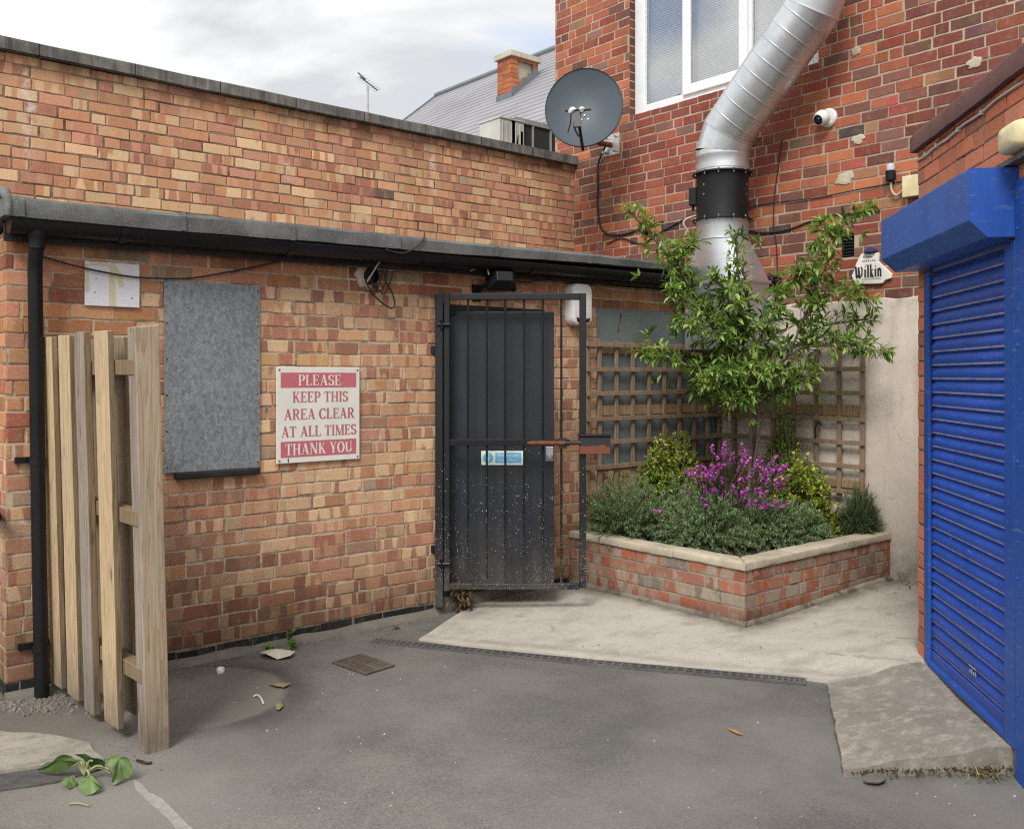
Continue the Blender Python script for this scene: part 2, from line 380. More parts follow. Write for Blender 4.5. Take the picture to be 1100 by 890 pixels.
def make_door(name='spattered_black', k=1.):
    """satin black door paint, spattered with specks that thicken towards the ground"""
    m, t = mat(name); P = t.pos(); z = t.sep(P)[2]
    n = t.noise(P, 4., 5, .6); col = t.mix(t.ramp(n, .3, .7), (.013*k,.0155*k,.021*k), (.020*k,.0225*k,.029*k))
    ft = t.noise(t.vmul(P, (22., 22., 1.2)), 1., 4, .7); col = t.mix(t.ramp(ft, .5, .8, 0, .4), col, (.036*k,.036*k,.040*k))
    dens = t.ramp(z, .2, 1.25, 1., 0.); clump = t.ramp(t.noise(P, 5., 3), .35, .62)
    def specks(scale, big, col):
        v = t.vor(P, scale); r = t.n('ShaderNodeSeparateColor', None, _0=v.outputs['Color'])
        keep = t.math('LESS_THAN', r.outputs[0], t.math('MULTIPLY', t.math('MULTIPLY', t.math('POWER', dens, 1.9), clump), .6))
        rad = t.math('MULTIPLY', r.outputs[1], big)
        s = t.math('LESS_THAN', v.outputs['Distance'], rad)
        return t.mix(t.math('MULTIPLY', s, keep), col, (.62,.60,.53))
    col = specks(105., .30, col); col = specks(210., .34, col)
    dust = t.math('MULTIPLY', t.ramp(z, .15, .6, .5, 0), t.ramp(n, .3, .6)); col = t.mix(dust, col, (.10,.09,.075))
    t.out(col, .48, t.bump(t.noise(P, 140., 3), .08, .003), 0, .4); return m
M['door'] = make_door(); M['gatepaint'] = make_door('spattered_gate_paint', .42)

def make_render():
    m, t = mat('cement_render'); P = t.pos(); z = t.sep(P)[2]
    a = t.noise(P, 2.2, 6, .6); col = t.mix(t.ramp(a, .3, .7), (.56,.495,.425), (.47,.41,.35))
    st = t.noise(t.vmul(P, (6., 6., .8)), 1., 5, .65); col = t.mix(t.ramp(st, .5, .72, 0, .5), col, (.26,.215,.175))
    gr = t.math('MULTIPLY', t.ramp(z, .08, .42, 1, 0), t.ramp(t.noise(P, 8., 5, .7), .3, .6)); col = t.mix(t.math('MULTIPLY', gr, .75), col, (.13,.11,.085))
    tp = t.math('MULTIPLY', t.ramp(z, 1.85, 2.09, 0, 1), t.ramp(t.noise(P, 9., 4), .4, .7)); col = t.mix(t.math('MULTIPLY', tp, .5), col, (.16,.13,.11))
    cr = t.vor(P, 3.1, 'DISTANCE_TO_EDGE'); ck = t.math('LESS_THAN', t.math('ADD', cr.outputs['Distance'], t.ramp(t.noise(P, 6., 4), .2, .8, -.04, .06)), .004)
    col = t.mix(t.math('MULTIPLY', ck, .35), col, (.15,.12,.1))
    f = t.noise(P, 120., 4, .7); t.out(col, .92, t.bump(t.math('ADD', f, t.math('MULTIPLY', t.noise(P, 14., 3), 1.3)), .35, .008), 0, .2); return m
M['render'] = make_render()

def make_wood(name, c1, c2, c3, foot=True):
    m, t = mat(name); P = t.objc(); info = t.n('ShaderNodeObjectInfo').outputs['Random']
    off = t.n('ShaderNodeCombineXYZ', None, _0=t.math('MULTIPLY', info, 31.), _1=t.math('MULTIPLY', info, 17.), _2=t.math('MULTIPLY', info, 9.))
    Q = t.n('ShaderNodeVectorMath', {'operation': 'ADD'}, _0=P, _1=off).outputs[0]
    warp = t.n('ShaderNodeTexNoise', None, Vector=t.vmul(Q, (17., 17., 1.0)), Scale=1., Detail=3.).outputs[0]
    g = t.noise(t.vmul(Q, (36., 36., 1.3)), 1., 4, .6, 1.2)
    rings = t.math('FRACT', t.math('MULTIPLY', warp, 9.))
    col = t.mix(t.ramp(g, .32, .68), c1, c2)
    col = t.mix(t.ramp(rings, .45, 1.0, 0, .55), col, t.mix(1., col, (.55,.45,.36), 'MULTIPLY'))
    kn = t.vor(t.vmul(Q, (9., 9., 3.)), 1.); k = t.ramp(kn.outputs['Distance'], .05, .14, 1, 0); col = t.mix(t.math('MULTIPLY', k, .8), col, (.085,.05,.03))
    w = t.noise(t.vmul(Q, (9., 9., 1.)), 1., 5, .7); col = t.mix(t.ramp(w, .5, .68, 0, .75), col, c3); w2 = t.noise(t.vmul(Q, (55., 55., 2.)), 1., 4, .7); col = t.mix(t.ramp(w2, .55, .72, 0, .6), col, t.mix(1., col, (.45,.4,.36), 'MULTIPLY'))
    if foot:
        z = t.sep(t.pos())[2]; ft = t.math('MULTIPLY', t.ramp(z, .03, .36, 1, 0), t.ramp(t.noise(P, 12., 4), .2, .6, .45, 1)); col = t.mix(t.math('MULTIPLY', ft, .8), col, (.11,.095,.075))
    fine = t.noise(t.vmul(Q, (160., 160., 6.)), 1., 3)
    t.out(col, .8, t.bump(t.math('ADD', t.math('MULTIPLY', rings, .4), fine), .4, .004), 0, .25); return m
M['wood_new'] = make_wood('yellow_softwood', (.54,.42,.26), (.45,.33,.19), (.38,.31,.22))
M['wood_grey'] = make_wood('weathered_softwood', (.33,.29,.25), (.26,.22,.18), (.19,.155,.125))
M['wood_post'] = make_wood('post_softwood', (.40,.32,.225), (.32,.245,.165), (.32,.29,.245))
M['wood_edge'] = make_wood('board_edge', (.26,.19,.11), (.19,.135,.08), (.16,.125,.09))
M['wood_back'] = make_wood('brown_board', (.30,.235,.165), (.23,.175,.12), (.18,.15,.115))
M['trellis'] = make_wood('trellis_wood', (.30,.215,.145), (.22,.152,.098), (.20,.155,.11), False)
M['trellis_pale'] = make_wood('trellis_plank', (.34,.235,.135), (.26,.175,.10), (.2,.15,.10), False)

def make_asphalt():
    m, t = mat('asphalt'); P = t.pos(); x, y, z = t.sep(P)
    a = t.noise(P, .55, 6, .6); col = t.mix(t.ramp(a, .3, .7), (.108,.104,.098), (.150,.144,.134))
    b = t.noise(P, 3.2, 6, .65); col = t.mix(t.ramp(b, .42, .72, 0, .75), col, (.205,.187,.162))
    c = t.noise(P, 1.1, 5, .6); col = t.mix(t.ramp(c, .5, .7, 0, .6), col, (.080,.077,.072))
    mg = t.noise(P, 48., 4, .75); col = t.mix(t.ramp(mg, .52, .72, 0, .22), col, (.25,.228,.2)); col = t.mix(t.ramp(mg, .46, .3, 0, .25), col, (.085,.08,.073))
    ag = t.vor(P, 150.); r = t.n('ShaderNodeSeparateColor', None, _0=ag.outputs['Color']).outputs[0]
    col = t.mix(t.ramp(r, .55, 1., 0, .40), col, (.25,.235,.21)); col = t.mix(t.ramp(r, .25, 0., 0, .45), col, (.055,.053,.05))
    sp = t.vor(P, 9.); spk = t.math('LESS_THAN', sp.outputs['Distance'], .05); col = t.mix(t.math('MULTIPLY', spk, .12), col, (.3,.28,.25))
    # silt: a dried-out puddle by the wall and dust blown against the fence foot
    def blot(cx, cy, r, soft, amt, colr, nz=.12):
        nonlocal col
        dx = t.math('SUBTRACT', x, cx); dy = t.math('SUBTRACT', y, cy)
        d = t.math('SQRT', t.math('ADD', t.math('MULTIPLY', dx, dx), t.math('MULTIPLY', dy, dy)))
        d = t.math('ADD', d, t.ramp(t.noise(P, 4., 4), .2, .8, -nz, nz))
        col = t.mix(t.ramp(d, r + soft, r - soft, 0, amt), col, colr)
    blot(-4.70, -.56, .52, .06, .75, (.055,.052,.048), .02)
    blot(-4.74, -.52, .455, .018, .9, (.182,.166,.145), .02)
    blot(-5.32, -.45, .60, .25, .7, (.135,.115,.095))
    blot(-5.2, -1.35, .45, .2, .5, (.20,.185,.165))
    blot(-4.6, -1.25, .4, .25, .45, (.06,.058,.056))
    for bx_, by_, br_ in ((-2.30,-2.50,.10), (-2.50,-2.64,.09), (-2.72,-2.78,.09), (-2.95,-2.92,.09), (-3.15,-3.02,.10), (-2.95,-3.15,.08), (-2.7,-3.3,.08)): blot(bx_, by_, br_, .07, .75, (.062,.060,.057), .04)
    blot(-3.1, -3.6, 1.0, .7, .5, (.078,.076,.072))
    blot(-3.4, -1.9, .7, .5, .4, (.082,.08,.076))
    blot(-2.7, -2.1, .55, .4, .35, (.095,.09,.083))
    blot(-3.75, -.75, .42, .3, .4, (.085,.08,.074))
    wl = t.math('MULTIPLY', t.ramp(y, -.55, -.05), t.ramp(t.noise(P, 6., 5, .7), .3, .6, .2, .9)); col = t.mix(t.math('MULTIPLY', wl, .7), col, (.06,.056,.05))  # contact shade painted into the asphalt along the annex wall foot
    # hair cracks
    cr = t.vor(t.vmul(P, (1, 1, 0)), .8, 'DISTANCE_TO_EDGE'); ck = t.math('LESS_THAN', t.math('ADD', cr.outputs['Distance'], t.ramp(t.noise(P, 3., 5), .2, .8, -.03, .05)), .003)
    col = t.mix(t.math('MULTIPLY', ck, .0), col, (.05,.048,.045))
    dr_ = t.ramp(t.noise(P, .9, 5, .6), .45, .65, 0, .55); col = t.mix(dr_, col, (.205,.196,.18))
    h = t.math('ADD', r, t.math('MULTIPLY', t.noise(P, 60., 3), .9))
    t.out(col, t.ramp(a, .3, .7, .82, .92), t.bump(h, .45, .006), 0, .25); return m
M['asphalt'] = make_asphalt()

def make_conc(name, c1, c2, c3, scl=1., edge=None):
    # edge: contact shade painted along planter and wall feet, plus dirt by the drain
    m, t = mat(name); P = t.pos()
    a = t.noise(P, 1.6*scl, 6, .6); col = t.mix(t.ramp(a, .3, .7), c1, c2)
    b = t.noise(t.vmul(P, (1., 1.7, 1.)), 3.1*scl, 6, .7); col = t.mix(t.ramp(b, .48, .7, 0, .7), col, c3)
    f = t.noise(P, 70., 5, .7); col = t.mix(t.ramp(f, .35, .7, 0, .35), col, t.mix(1., col, (.5,.48,.45), 'MULTIPLY'))
    sp = t.vor(P, 38.); k = t.math('LESS_THAN', sp.outputs['Distance'], .10); col = t.mix(t.math('MULTIPLY', k, .4), col, (.14,.12,.1))
    cr = t.vor(t.vmul(P, (1, 1, 0)), 1.1, 'DISTANCE_TO_EDGE'); ck = t.math('LESS_THAN', t.math('ADD', cr.outputs['Distance'], t.ramp(t.noise(P, 4., 5), .2, .8, -.03, .05)), .0022)
    col = t.mix(t.math('MULTIPLY', ck, .4), col, (.16,.14,.12))
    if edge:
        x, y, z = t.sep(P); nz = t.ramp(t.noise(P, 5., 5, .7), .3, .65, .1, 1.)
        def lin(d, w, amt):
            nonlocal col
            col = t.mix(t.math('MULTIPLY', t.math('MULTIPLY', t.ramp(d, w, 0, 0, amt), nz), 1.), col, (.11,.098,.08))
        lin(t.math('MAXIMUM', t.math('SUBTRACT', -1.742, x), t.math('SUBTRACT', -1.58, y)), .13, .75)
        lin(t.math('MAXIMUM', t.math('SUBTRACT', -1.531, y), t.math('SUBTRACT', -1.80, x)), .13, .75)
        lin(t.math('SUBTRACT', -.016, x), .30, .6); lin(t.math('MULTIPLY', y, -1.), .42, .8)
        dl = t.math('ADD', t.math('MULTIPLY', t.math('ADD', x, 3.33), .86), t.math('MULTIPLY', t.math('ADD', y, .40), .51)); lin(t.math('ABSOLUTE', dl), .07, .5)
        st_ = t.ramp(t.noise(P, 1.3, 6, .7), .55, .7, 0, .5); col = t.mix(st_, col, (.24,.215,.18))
    h = t.math('ADD', f, t.math('MULTIPLY', t.noise(P, 9., 4), 1.2)); t.out(col, .9, t.bump(h, .3, .008), 0, .2); return m
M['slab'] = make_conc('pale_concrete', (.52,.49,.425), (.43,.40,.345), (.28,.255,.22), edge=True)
M['ramp'] = make_conc('rough_concrete', (.26,.235,.20), (.19,.17,.145), (.42,.38,.315), 4.2)
M['leftslab'] = make_conc('left_concrete', (.36,.33,.28), (.25,.225,.19), (.13,.115,.10), 2.6)
M['line'] = make_conc('worn_line', (.33,.315,.285), (.27,.255,.23), (.18,.17,.155), 5.)

def make_glass():
    m, t = mat('window_glass')
    fr = t.n('ShaderNodeFresnel', None, IOR=1.5).outputs[0]
    f = t.math('ADD', t.math('MULTIPLY', fr, 1.8), .24, clamp=True)
    tr = t.n('ShaderNodeBsdfTransparent', None, Color=(.95,.97,.98)); gl = t.n('ShaderNodeBsdfGlossy', None, Color=(1,1,1), Roughness=.02)
    s = t.n('ShaderNodeMixShader', None, _0=f, _1=tr, _2=gl); t.n('ShaderNodeOutputMaterial', None, Surface=s); return m
M['glass'] = make_glass()
M['blind'] = surf('blind_slat', (.86,.88,.90), (.82,.84,.86), 2, .6, 0)

def make_slate():
    m, t = mat('roof_slate'); P = t.pos()
    col = t.mix(t.ramp(t.noise(P, 1.1, 5), .3, .7), (.19,.188,.20), (.26,.257,.27)); f = t.noise(t.vmul(P, (1, 6., 1)), 3., 4)
    col = t.mix(t.ramp(f, .5, .8, 0, .4), col, (.25,.24,.25))
    t.out(col, .7, t.bump(t.noise(P, 40., 3), .1, .01), 0, .35); return m
M['slate'] = make_slate()
M['lead'] = surf('lead_flashing', (.12,.135,.15), (.17,.185,.2), 6, .6, .1, 60)

def leaf_mat(name, spec=.35, rough=.5, tr=1.0):
    m, t = mat(name); c = t.attr('bcol').outputs['Color']; P = t.pos()
    n = t.noise(P, 60., 2); col = t.mix(t.ramp(n, .3, .7, 0, .35), c, t.mix(1., c, (.6,.6,.5), 'MULTIPLY'))
    t.out(col, rough, None, 0, spec, trans=t.mix(1., c, (1.1*tr,1.25*tr,.5*tr), 'MULTIPLY')); return m
M['leaf'] = leaf_mat('tree_leaf')
M['leafsoft'] = leaf_mat('soft_leaf', .15, .75)
M['petal'] = leaf_mat('petal', .15, .7)
M['bark'] = surf('bark', (.16,.125,.09), (.24,.2,.15), 30, .9, .6, 90)
M['twig'] = surf('green_twig', (.12,.13,.05), (.17,.16,.08), 20, .8, .2, 90)
M['straw'] = surf('dry_straw', (.30,.23,.12), (.22,.16,.085), 20, .9, .3, 90)

# ================================================================== palettes
def pick(rg, pairs):
    x = rg.random() * sum(p[0] for p in pairs)
    for p in pairs:
        x -= p[0]
        if x <= 0: return p
    return pairs[-1]
def jit(rg, c, s=.10):
    k = 1 + rg.gauss(0, s); h = rg.gauss(0, .035)
    return (max(.004, c[0]*k*(1-h*.3)), max(.004, c[1]*k*(1+h)), max(.004, c[2]*k*(1+h)))
CR = (.62,.425,.245); TA = (.52,.275,.14); OR = (.47,.205,.095); RB = (.32,.115,.068); BR = (.27,.135,.078); PK = (.50,.23,.145); GB = (.34,.25,.165); DK=(.055,.04,.034)
def palA(x0, zo=0.):
    def f(u, v, rg):
        x, z = u + x0, v + zo
        if z < .075: return jit(rg, (.026,.026,.029), .2), (.04,.04,.043), .3
        warm = min(1., max(0., (x + 5.0) / 1.5)) * min(1., max(.25, (z - .0) / .6))       # towards the door the bricks are creamier
        warm *= min(1., max(.15, (z - .05)/1.3)) if x < -3.4 else 1.
        if z > 2.03 or (x < -4.72 and z > 1.2):
            p = pick(rg, [(3, PK, TA), (3, OR, BR), (2, RB, BR), (1.5, TA, GB), (.6, GB, BR)]); return jit(rg, p[1], .12), jit(rg, p[2]), rg.choice([0, .2, .5])
        if rg.random() < .35 + .45*warm:
            p = pick(rg, [(2.2, CR, OR), (3., CR, RB), (1.2, RB, CR), (1.6, TA, CR), (1.4, (.52,.33,.18), BR), (1, PK, CR), (.7, (.52,.31,.12), OR)])
        else:
            p = pick(rg, [(2.6, RB, CR), (1.6, RB, TA), (2, PK, RB), (1.8, TA, RB), (1., BR, TA), (1, PK, OR), (.7, GB, RB), (1.4, CR, RB)])
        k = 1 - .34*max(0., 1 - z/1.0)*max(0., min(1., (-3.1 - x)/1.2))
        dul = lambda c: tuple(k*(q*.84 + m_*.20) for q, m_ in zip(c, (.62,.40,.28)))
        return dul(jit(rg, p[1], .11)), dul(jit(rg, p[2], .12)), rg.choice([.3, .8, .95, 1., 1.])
    return f
def palU(u, v, rg):
    p = pick(rg, [(3.4, PK, RB), (2.6, OR, CR), (2.4, TA, OR), (1.7, TA, CR), (1.2, (.55,.38,.20), OR), (1.2, RB, TA), (.12, GB, OR), (.03, DK, BR), (1.3, CR, OR)])
    dus = lambda c: tuple(q*.88 + m_*.18 for q, m_ in zip(c, (.60,.37,.26)))
    return dus(jit(rg, p[1], .11)), dus(jit(rg, p[2], .1)), rg.choice([.1, .5, .7, .9, 1.])
RED = (.34,.098,.058); ORG = (.43,.14,.066); MAR = (.175,.068,.052); PUR = (.21,.098,.078); DRK = (.070,.048,.044); TAN = (.32,.16,.085)
def palB(u, v, rg):
    y, z = 2.03 - u, v + 2.0
    if z > 3.15 and -.75 < y < 1.02 and z < 3.94:        # bricked-up strip under the window
        p = pick(rg, [(4, (.26,.062,.042), 0), (2, (.22,.065,.05), 0), (1.2, RED, 0), (.08, TAN, 0), (.5, PUR, 0)])
    elif y < -1.72 and z > 2.6 or (y < -1.60 and 3.62 < z < 3.88):          # painted over block
        p = pick(rg, [(4, (.21,.060,.043), 0), (2.6, (.185,.058,.045), 0), (.8, (.16,.07,.055), 0), (.3, TAN, 0)])
    else:
        p = pick(rg, [(3.8, RED, 0), (2.4, ORG, 0), (1.9, MAR, 0), (1.5, PUR, 0), (.4, DRK, 0), (.10, TAN, 0), (1.6, (.25,.06,.038), 0)])
    c = jit(rg, p[1], .12); return c, tuple(x*rg.choice([.72, 1.25, .85]) for x in c), rg.choice([0, .3, .6])
def palC(u, v, rg):
    p = pick(rg, [(3, (.60,.215,.115), 0), (2, (.54,.18,.095), 0), (1.2, (.50,.20,.125), 0), (.5, (.40,.15,.095), 0)])
    c = jit(rg, p[1], .1); return c, tuple(x*.8 for x in c), rg.choice([0, .3])
def palP(u, v, rg):
    p = pick(rg, [(3, (.33,.125,.075), 0), (2, (.31,.14,.10), 0), (1.6, (.26,.185,.14), 0), (.7, (.20,.16,.13), 0), (.8, (.38,.12,.06), 0)])
    c = jit(rg, p[1], .12); return c, (.34,.28,.215), rg.choice([.4, .8, 1.])

# ================================================================== ground
def sm(a, b, x):
    t = min(1, max(0, (x - a) / (b - a))); return t*t*(3 - 2*t)
def zg(x, y):
    d = Vector((x, y, 0)) - Vector((CAM.x, CAM.y, 0)); t = d.dot(FW); k = d.dot(RT)
    return -.045 * sm(4.3, 3.4, t) * sm(.7, 1.5, k)
ax = [-60, -30, -15, -9] + [-8 + .25*i for i in range(41)] + [3, 6, 15, 40, 70]
ay = [-60, -30, -12, -8] + [-7 + .25*i for i in range(33)] + [3, 6, 15, 40, 70]
mb = MB()
mb.add([(x, y, zg(x, y)) for y in ay for x in ax], [(j*len(ax)+i, j*len(ax)+i+1, (j+1)*len(ax)+i+1, (j+1)*len(ax)+i) for j in range(len(ay)-1) for i in range(len(ax)-1)])
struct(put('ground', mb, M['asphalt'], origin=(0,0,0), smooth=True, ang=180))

SLABP = [(-3.33,-.40,.012), (-2.18,-2.36,.02), (-1.69,-2.58,.09), (0,-1.6,.07), (-1.74,-1.53,.026), (-1.74,0,.03), (-2.9,-.2,.018), (0,0,.07), (-2.5,-1.8,.016)]
def zslab(x, y):
    w = s = 0
    for a, b, c in SLABP:
        q = 1 / ((x-a)**2 + (y-b)**2 + .02)**1.3; w += q; s += q*c
    return s / w
def sheet(name, poly, zf, m, cuts=5, skirt=.12, smooth=True):
    bm = bmesh.new(); vs = [bm.verts.new((x, y, 0)) for x, y in poly]; f = bm.faces.new(vs)
    bmesh.ops.triangulate(bm, faces=[f])
    for _ in range(cuts):
        es = [e for e in bm.edges if e.calc_length() > .22]
        if not es: break
        bmesh.ops.subdivide_edges(bm, edges=es, cuts=1); bmesh.ops.triangulate(bm, faces=bm.faces[:])
    for v in bm.verts: v.co.z = zf(v.co.x, v.co.y)
    be = [e for e in bm.edges if e.is_boundary]
    r = bmesh.ops.extrude_edge_only(bm, edges=be)
    for g in r['geom']:
        if isinstance(g, bmesh.types.BMVert): g.co.z -= skirt
    bmesh.ops.recalc_face_normals(bm, faces=bm.faces)
    me = bpy.data.meshes.new(name); bm.to_mesh(me); bm.free(); me.materials.append(m)
    me.polygons.foreach_set('use_smooth', [True]*len(me.polygons)); me.set_sharp_from_angle(angle=R(50))
    o = bpy.data.objects.new(name, me); COL.objects.link(o); return o
g2 = lambda px, py, z=0.: (PG(px, py, z).x, PG(px, py, z).y)
def wob(poly, amp=.012, step=.12, seed=3):
    rg = random.Random(seed); out = []
    for i, p in enumerate(poly):
        q = poly[(i+1) % len(poly)]; L = math.dist(p, q); n = max(1, int(L/step))
        for k in range(n):
            t = k/n; a = amp if k else 0
            out.append((p[0]+(q[0]-p[0])*t + rg.uniform(-a, a), p[1]+(q[1]-p[1])*t + rg.uniform(-a, a)))
    return out
WC0 = Vector((-1.663, -2.565, 0)); CU = Vector((-.7283, -.6853, 0)); CN = Vector((-.6853, .7283, 0))
def WC(s, d, z): return WC0 + CU*s + CN*d + Vector((0, 0, z))
slab_poly = wob([g2(450,686,.01), g2(640,709,.01), g2(862,728,.01), g2(893,732,.01), (WC(.16,0,0).x, WC(.16,0,0).y), (WC(0,-.3,0).x, WC(0,-.3,0).y), (.3,-2.2), (.3,.02), (-2.55,.02), g2(532,643,.01), g2(500,655,.01)], .008)
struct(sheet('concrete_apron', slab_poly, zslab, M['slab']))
rp = [PG(888,733,.02), WC(.13,.0,.082), WC(1.27,0,.08), PG(1090,803,.07), PG(1000,813,.035), PG(906,826,.0)]
def zramp(x, y):
    w = s = 0
    for p in rp:
        q = 1/((x-p.x)**2 + (y-p.y)**2 + .01)**1.5; w += q; s += q*p.z
    return s/w
struct(sheet('concrete_ramp', wob([(p.x, p.y) for p in rp], .005, .05, 5), zramp, M['ramp'], skirt=.2))
lp = [g2(-60,835), g2(112,817), g2(96,800), g2(60,792), g2(-80,780)]
struct(sheet('concrete_patch', wob(lp, .015, .1, 8), lambda x, y: .012, M['leftslab'], skirt=.05))
kp = [g2(-60,858), g2(60,841), g2(112,826), g2(110,819), g2(-60,841)]
M['tar'] = surf('tar_edge', (.05,.05,.05), (.10,.095,.09), 14, .9, 1., 90)
struct(sheet('tar_strip', wob(kp, .01, .08, 9), lambda x, y: .008, M['tar'], skirt=.05))
ln = [g2(143,838), g2(153,843), g2(226,905), g2(204,905), g2(146,849)]
struct(sheet('painted_line', wob(ln, .008, .08, 4), lambda x, y: .005, M['line'], skirt=.01))

# ================================================================== annex
AX0 = -5.42
annex = thing('brick_annex', (-2.7, .9, 0), 'low flat-roofed annex of mottled buff and orange brick with black gutter and black door', 'building')
mb = MB()
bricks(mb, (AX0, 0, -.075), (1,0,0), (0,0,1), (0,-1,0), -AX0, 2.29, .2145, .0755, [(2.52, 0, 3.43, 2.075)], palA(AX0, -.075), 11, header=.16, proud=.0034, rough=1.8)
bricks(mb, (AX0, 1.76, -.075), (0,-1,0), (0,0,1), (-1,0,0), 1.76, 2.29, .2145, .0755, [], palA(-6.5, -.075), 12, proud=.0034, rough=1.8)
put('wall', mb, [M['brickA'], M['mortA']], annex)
mb = MB()      # cement haunch at the foot of the wall
pr = [(-.005,-.1), (-.075,-.1), (-.06,.012), (-.02,.03), (-.005,.034)]
for a, b in ((AX0-.01, -2.95),):
    n = 24; mb.rings([[(a + (b-a)*i/n, y + uni(-.008,.008)*(y < -.01), z + uni(-.006,.006)) for y, z in pr] for i in range(n+1)])
M['haunch'] = make_conc('haunch', (.17,.155,.13), (.12,.11,.095), (.21,.19,.16), 3.)
put('wall_foot', mb, M['haunch'], annex, smooth=True, ang=60)
mb = MB()
mb.box((-2.90,.11,0), (-1.99,.6,2.0)); mb.v = mb.v
mb.f = [f for i, f in enumerate(mb.f) if i != 2]; mb.m = mb.m[:len(mb.f)]
put('doorway', mb, M['darkvoid'], annex)
mb = MB()
mb.box((-2.90,.0,0), (-2.84,.11,2.0)); mb.box((-2.05,-.012,0), (-1.99,.11,2.0)); mb.box((-2.84,-.006,1.93), (-2.05,.11,2.0))
put('door_frame', mb, M['door'], annex, bev=.004)
mb = MB(); mb.box((-2.95,-.03,-.08), (-1.96,.3,.10)); put('door_step', mb, M['haunch'], annex, bev=.01)
# roof deck with mineral felt kerb
tz = lambda x: .0125*(x + 5.43)
mb = MB(); prof = [(-.205,2.262), (-.212,2.335), (-.200,2.352), (-.14,2.362), (.3,2.372), (1.74,2.43), (1.74,2.25), (-.1,2.262)]
n = 40; xs = [-5.47 + 5.46*i/n for i in range(n+1)]
kz = lambda x, z: (.012*max(0., x + 4.0)*.9 if z < 2.3 else 0)
mb.rings([[(x, y, z + tz(x) + kz(x, z)*(y < 0) + (.004*math.sin(x*3.1+1)+uni(-.002,.002) if y < 0 else 0)) for y, z in prof] for x in xs])
rf = put('roof', mb, M['felt'], annex, smooth=True, ang=40)
mb = MB()
for x in (-5.41, -4.66, -4.05, -3.36, -2.6, -1.75, -1.05):
    mb = MB(); p2 = [(-.2155,2.262), (-.2165,2.337), (-.203,2.3565), (-.14,2.367), (-.12,2.262)]
    mb.rings([[(x + dx, y, z + tz(x) + kz(x, z)) for y, z in p2] for dx in (0, .022)])
    put('felt_lap', mb, M['felt'], rf)
mb = MB(); mb.tube([(-5.455,-.205,2.262), (-5.455,-.205,2.335), (-5.46,-.17,2.372), (-5.465,.3,2.385), (-5.465,1.7,2.44)], [.014,.018,.026,.026,.026], 10); put('felt_roll', mb, M['felt'], rf, smooth=True, ang=60)
mb = MB(); mb.rings([[(x, y, z + tz(x)) for y, z in ((-.065,2.165), (-.04,2.165), (-.04,2.262), (-.065,2.262))] for x in (-5.44, -.005)])
mb.rings([[(x, y, z + tz(x)) for y, z in ((-.185,2.250), (-.0,2.250), (-.0,2.261), (-.185,2.261))] for x in (-5.44, -.005)])
put('fascia', mb, M['fascia'], annex)
mb = MB()
def gut(x, r): return [(x, -.135 + r*math.cos(a), 2.250 + tz(x) + r*math.sin(a)) for a in [math.pi + math.pi*i/10 for i in range(11)]]
xs = [-5.43, -3.6, -1.8, -.01]
o_ = [gut(x, .058) for x in xs]; i_ = [list(reversed(gut(x, .053))) for x in xs]
mb.rings([a + b for a, b in zip(o_, i_)])
mb.rings([[(x, -.135 + .06*math.cos(a), 2.25 + tz(x) + .06*math.sin(a)) for a in [math.pi + math.pi*i/10 for i in range(11)]] for x in (-5.437, -5.429)])
gt = put('gutter', mb, M['black'], annex, smooth=True, ang=40)
for x in (-4.95, -4.05, -3.15, -2.25, -1.35):
    mb = MB(); mb.rings([[(x+dx, -.135 + r*math.cos(a), 2.25 + tz(x) + r*math.sin(a)) for r, aa in ((.064, 1), (.059, -1)) for a in [math.pi + math.pi*i/8 for i in range(9)][::aa]] for dx in (0, .032)])
    mb.box((x-.003,-.08,2.19+tz(x)), (x+.035,-.066,2.27+tz(x)))
    put('gutter_bracket', mb, M['black'], gt)
# downpipe
mb = MB()
mb.tube([(-5.318,-.135,2.215), (-5.318,-.135,2.15), (-5.316,-.10,2.08), (-5.314,-.085,2.02), (-5.30,-.085,.9), (-5.285,-.085,.01)], .033, 16)
mb.lathe((-5.318,-.135,2.13), (0,0,1), [(0,.036), (.05,.037), (.06,.042), (.10,.043)], 16)
dp = put('downpipe', mb, M['black'], annex, smooth=True, ang=40)
for z in (1.13, .24):
    xx = -5.302 if z > .6 else -5.288
    mb = MB(); mb.lathe((xx-.002,-.085,z-.02), (0,0,1), [(0,.0355), (.03,.0355)], 16); mb.box((xx-.085,-.03,z-.014), (xx+.06,-.008,z+.014)); mb.box((xx-.02,-.06,z-.014), (xx+.02,-.02,z+.014))
    put('pipe_bracket', mb, M['black'], dp, smooth=True, ang=40)
# door leaf, standing open behind the gate
gd = RT.copy(); gn = Vector((-.6434, -.7656, 0))
DH = PD(479, 404, 6.14); DH.z = .145
mb = MB(); mb.obox(DH, gd*.709, -gn*.04, Vector((0,0,1.81)))
door = put('door', mb, M['door'], annex, bev=.004)
mb = MB(); h0 = DH + gd*.655 + gn*.0 + Vector((0,0,.83))
mb.obox(h0, gd*.05, gn*.012, Vector((0,0,.095))); mb.lathe(h0 + gd*.025 + gn*.012 + Vector((0,0,.03)), gn, [(0,.021), (.018,.021), (.024,.015)], 16)
put('handle', mb, surf('alloy_handle', (.42,.43,.46), (.36,.37,.4), 6, .4, 0, metal=.4), door, bev=.003)

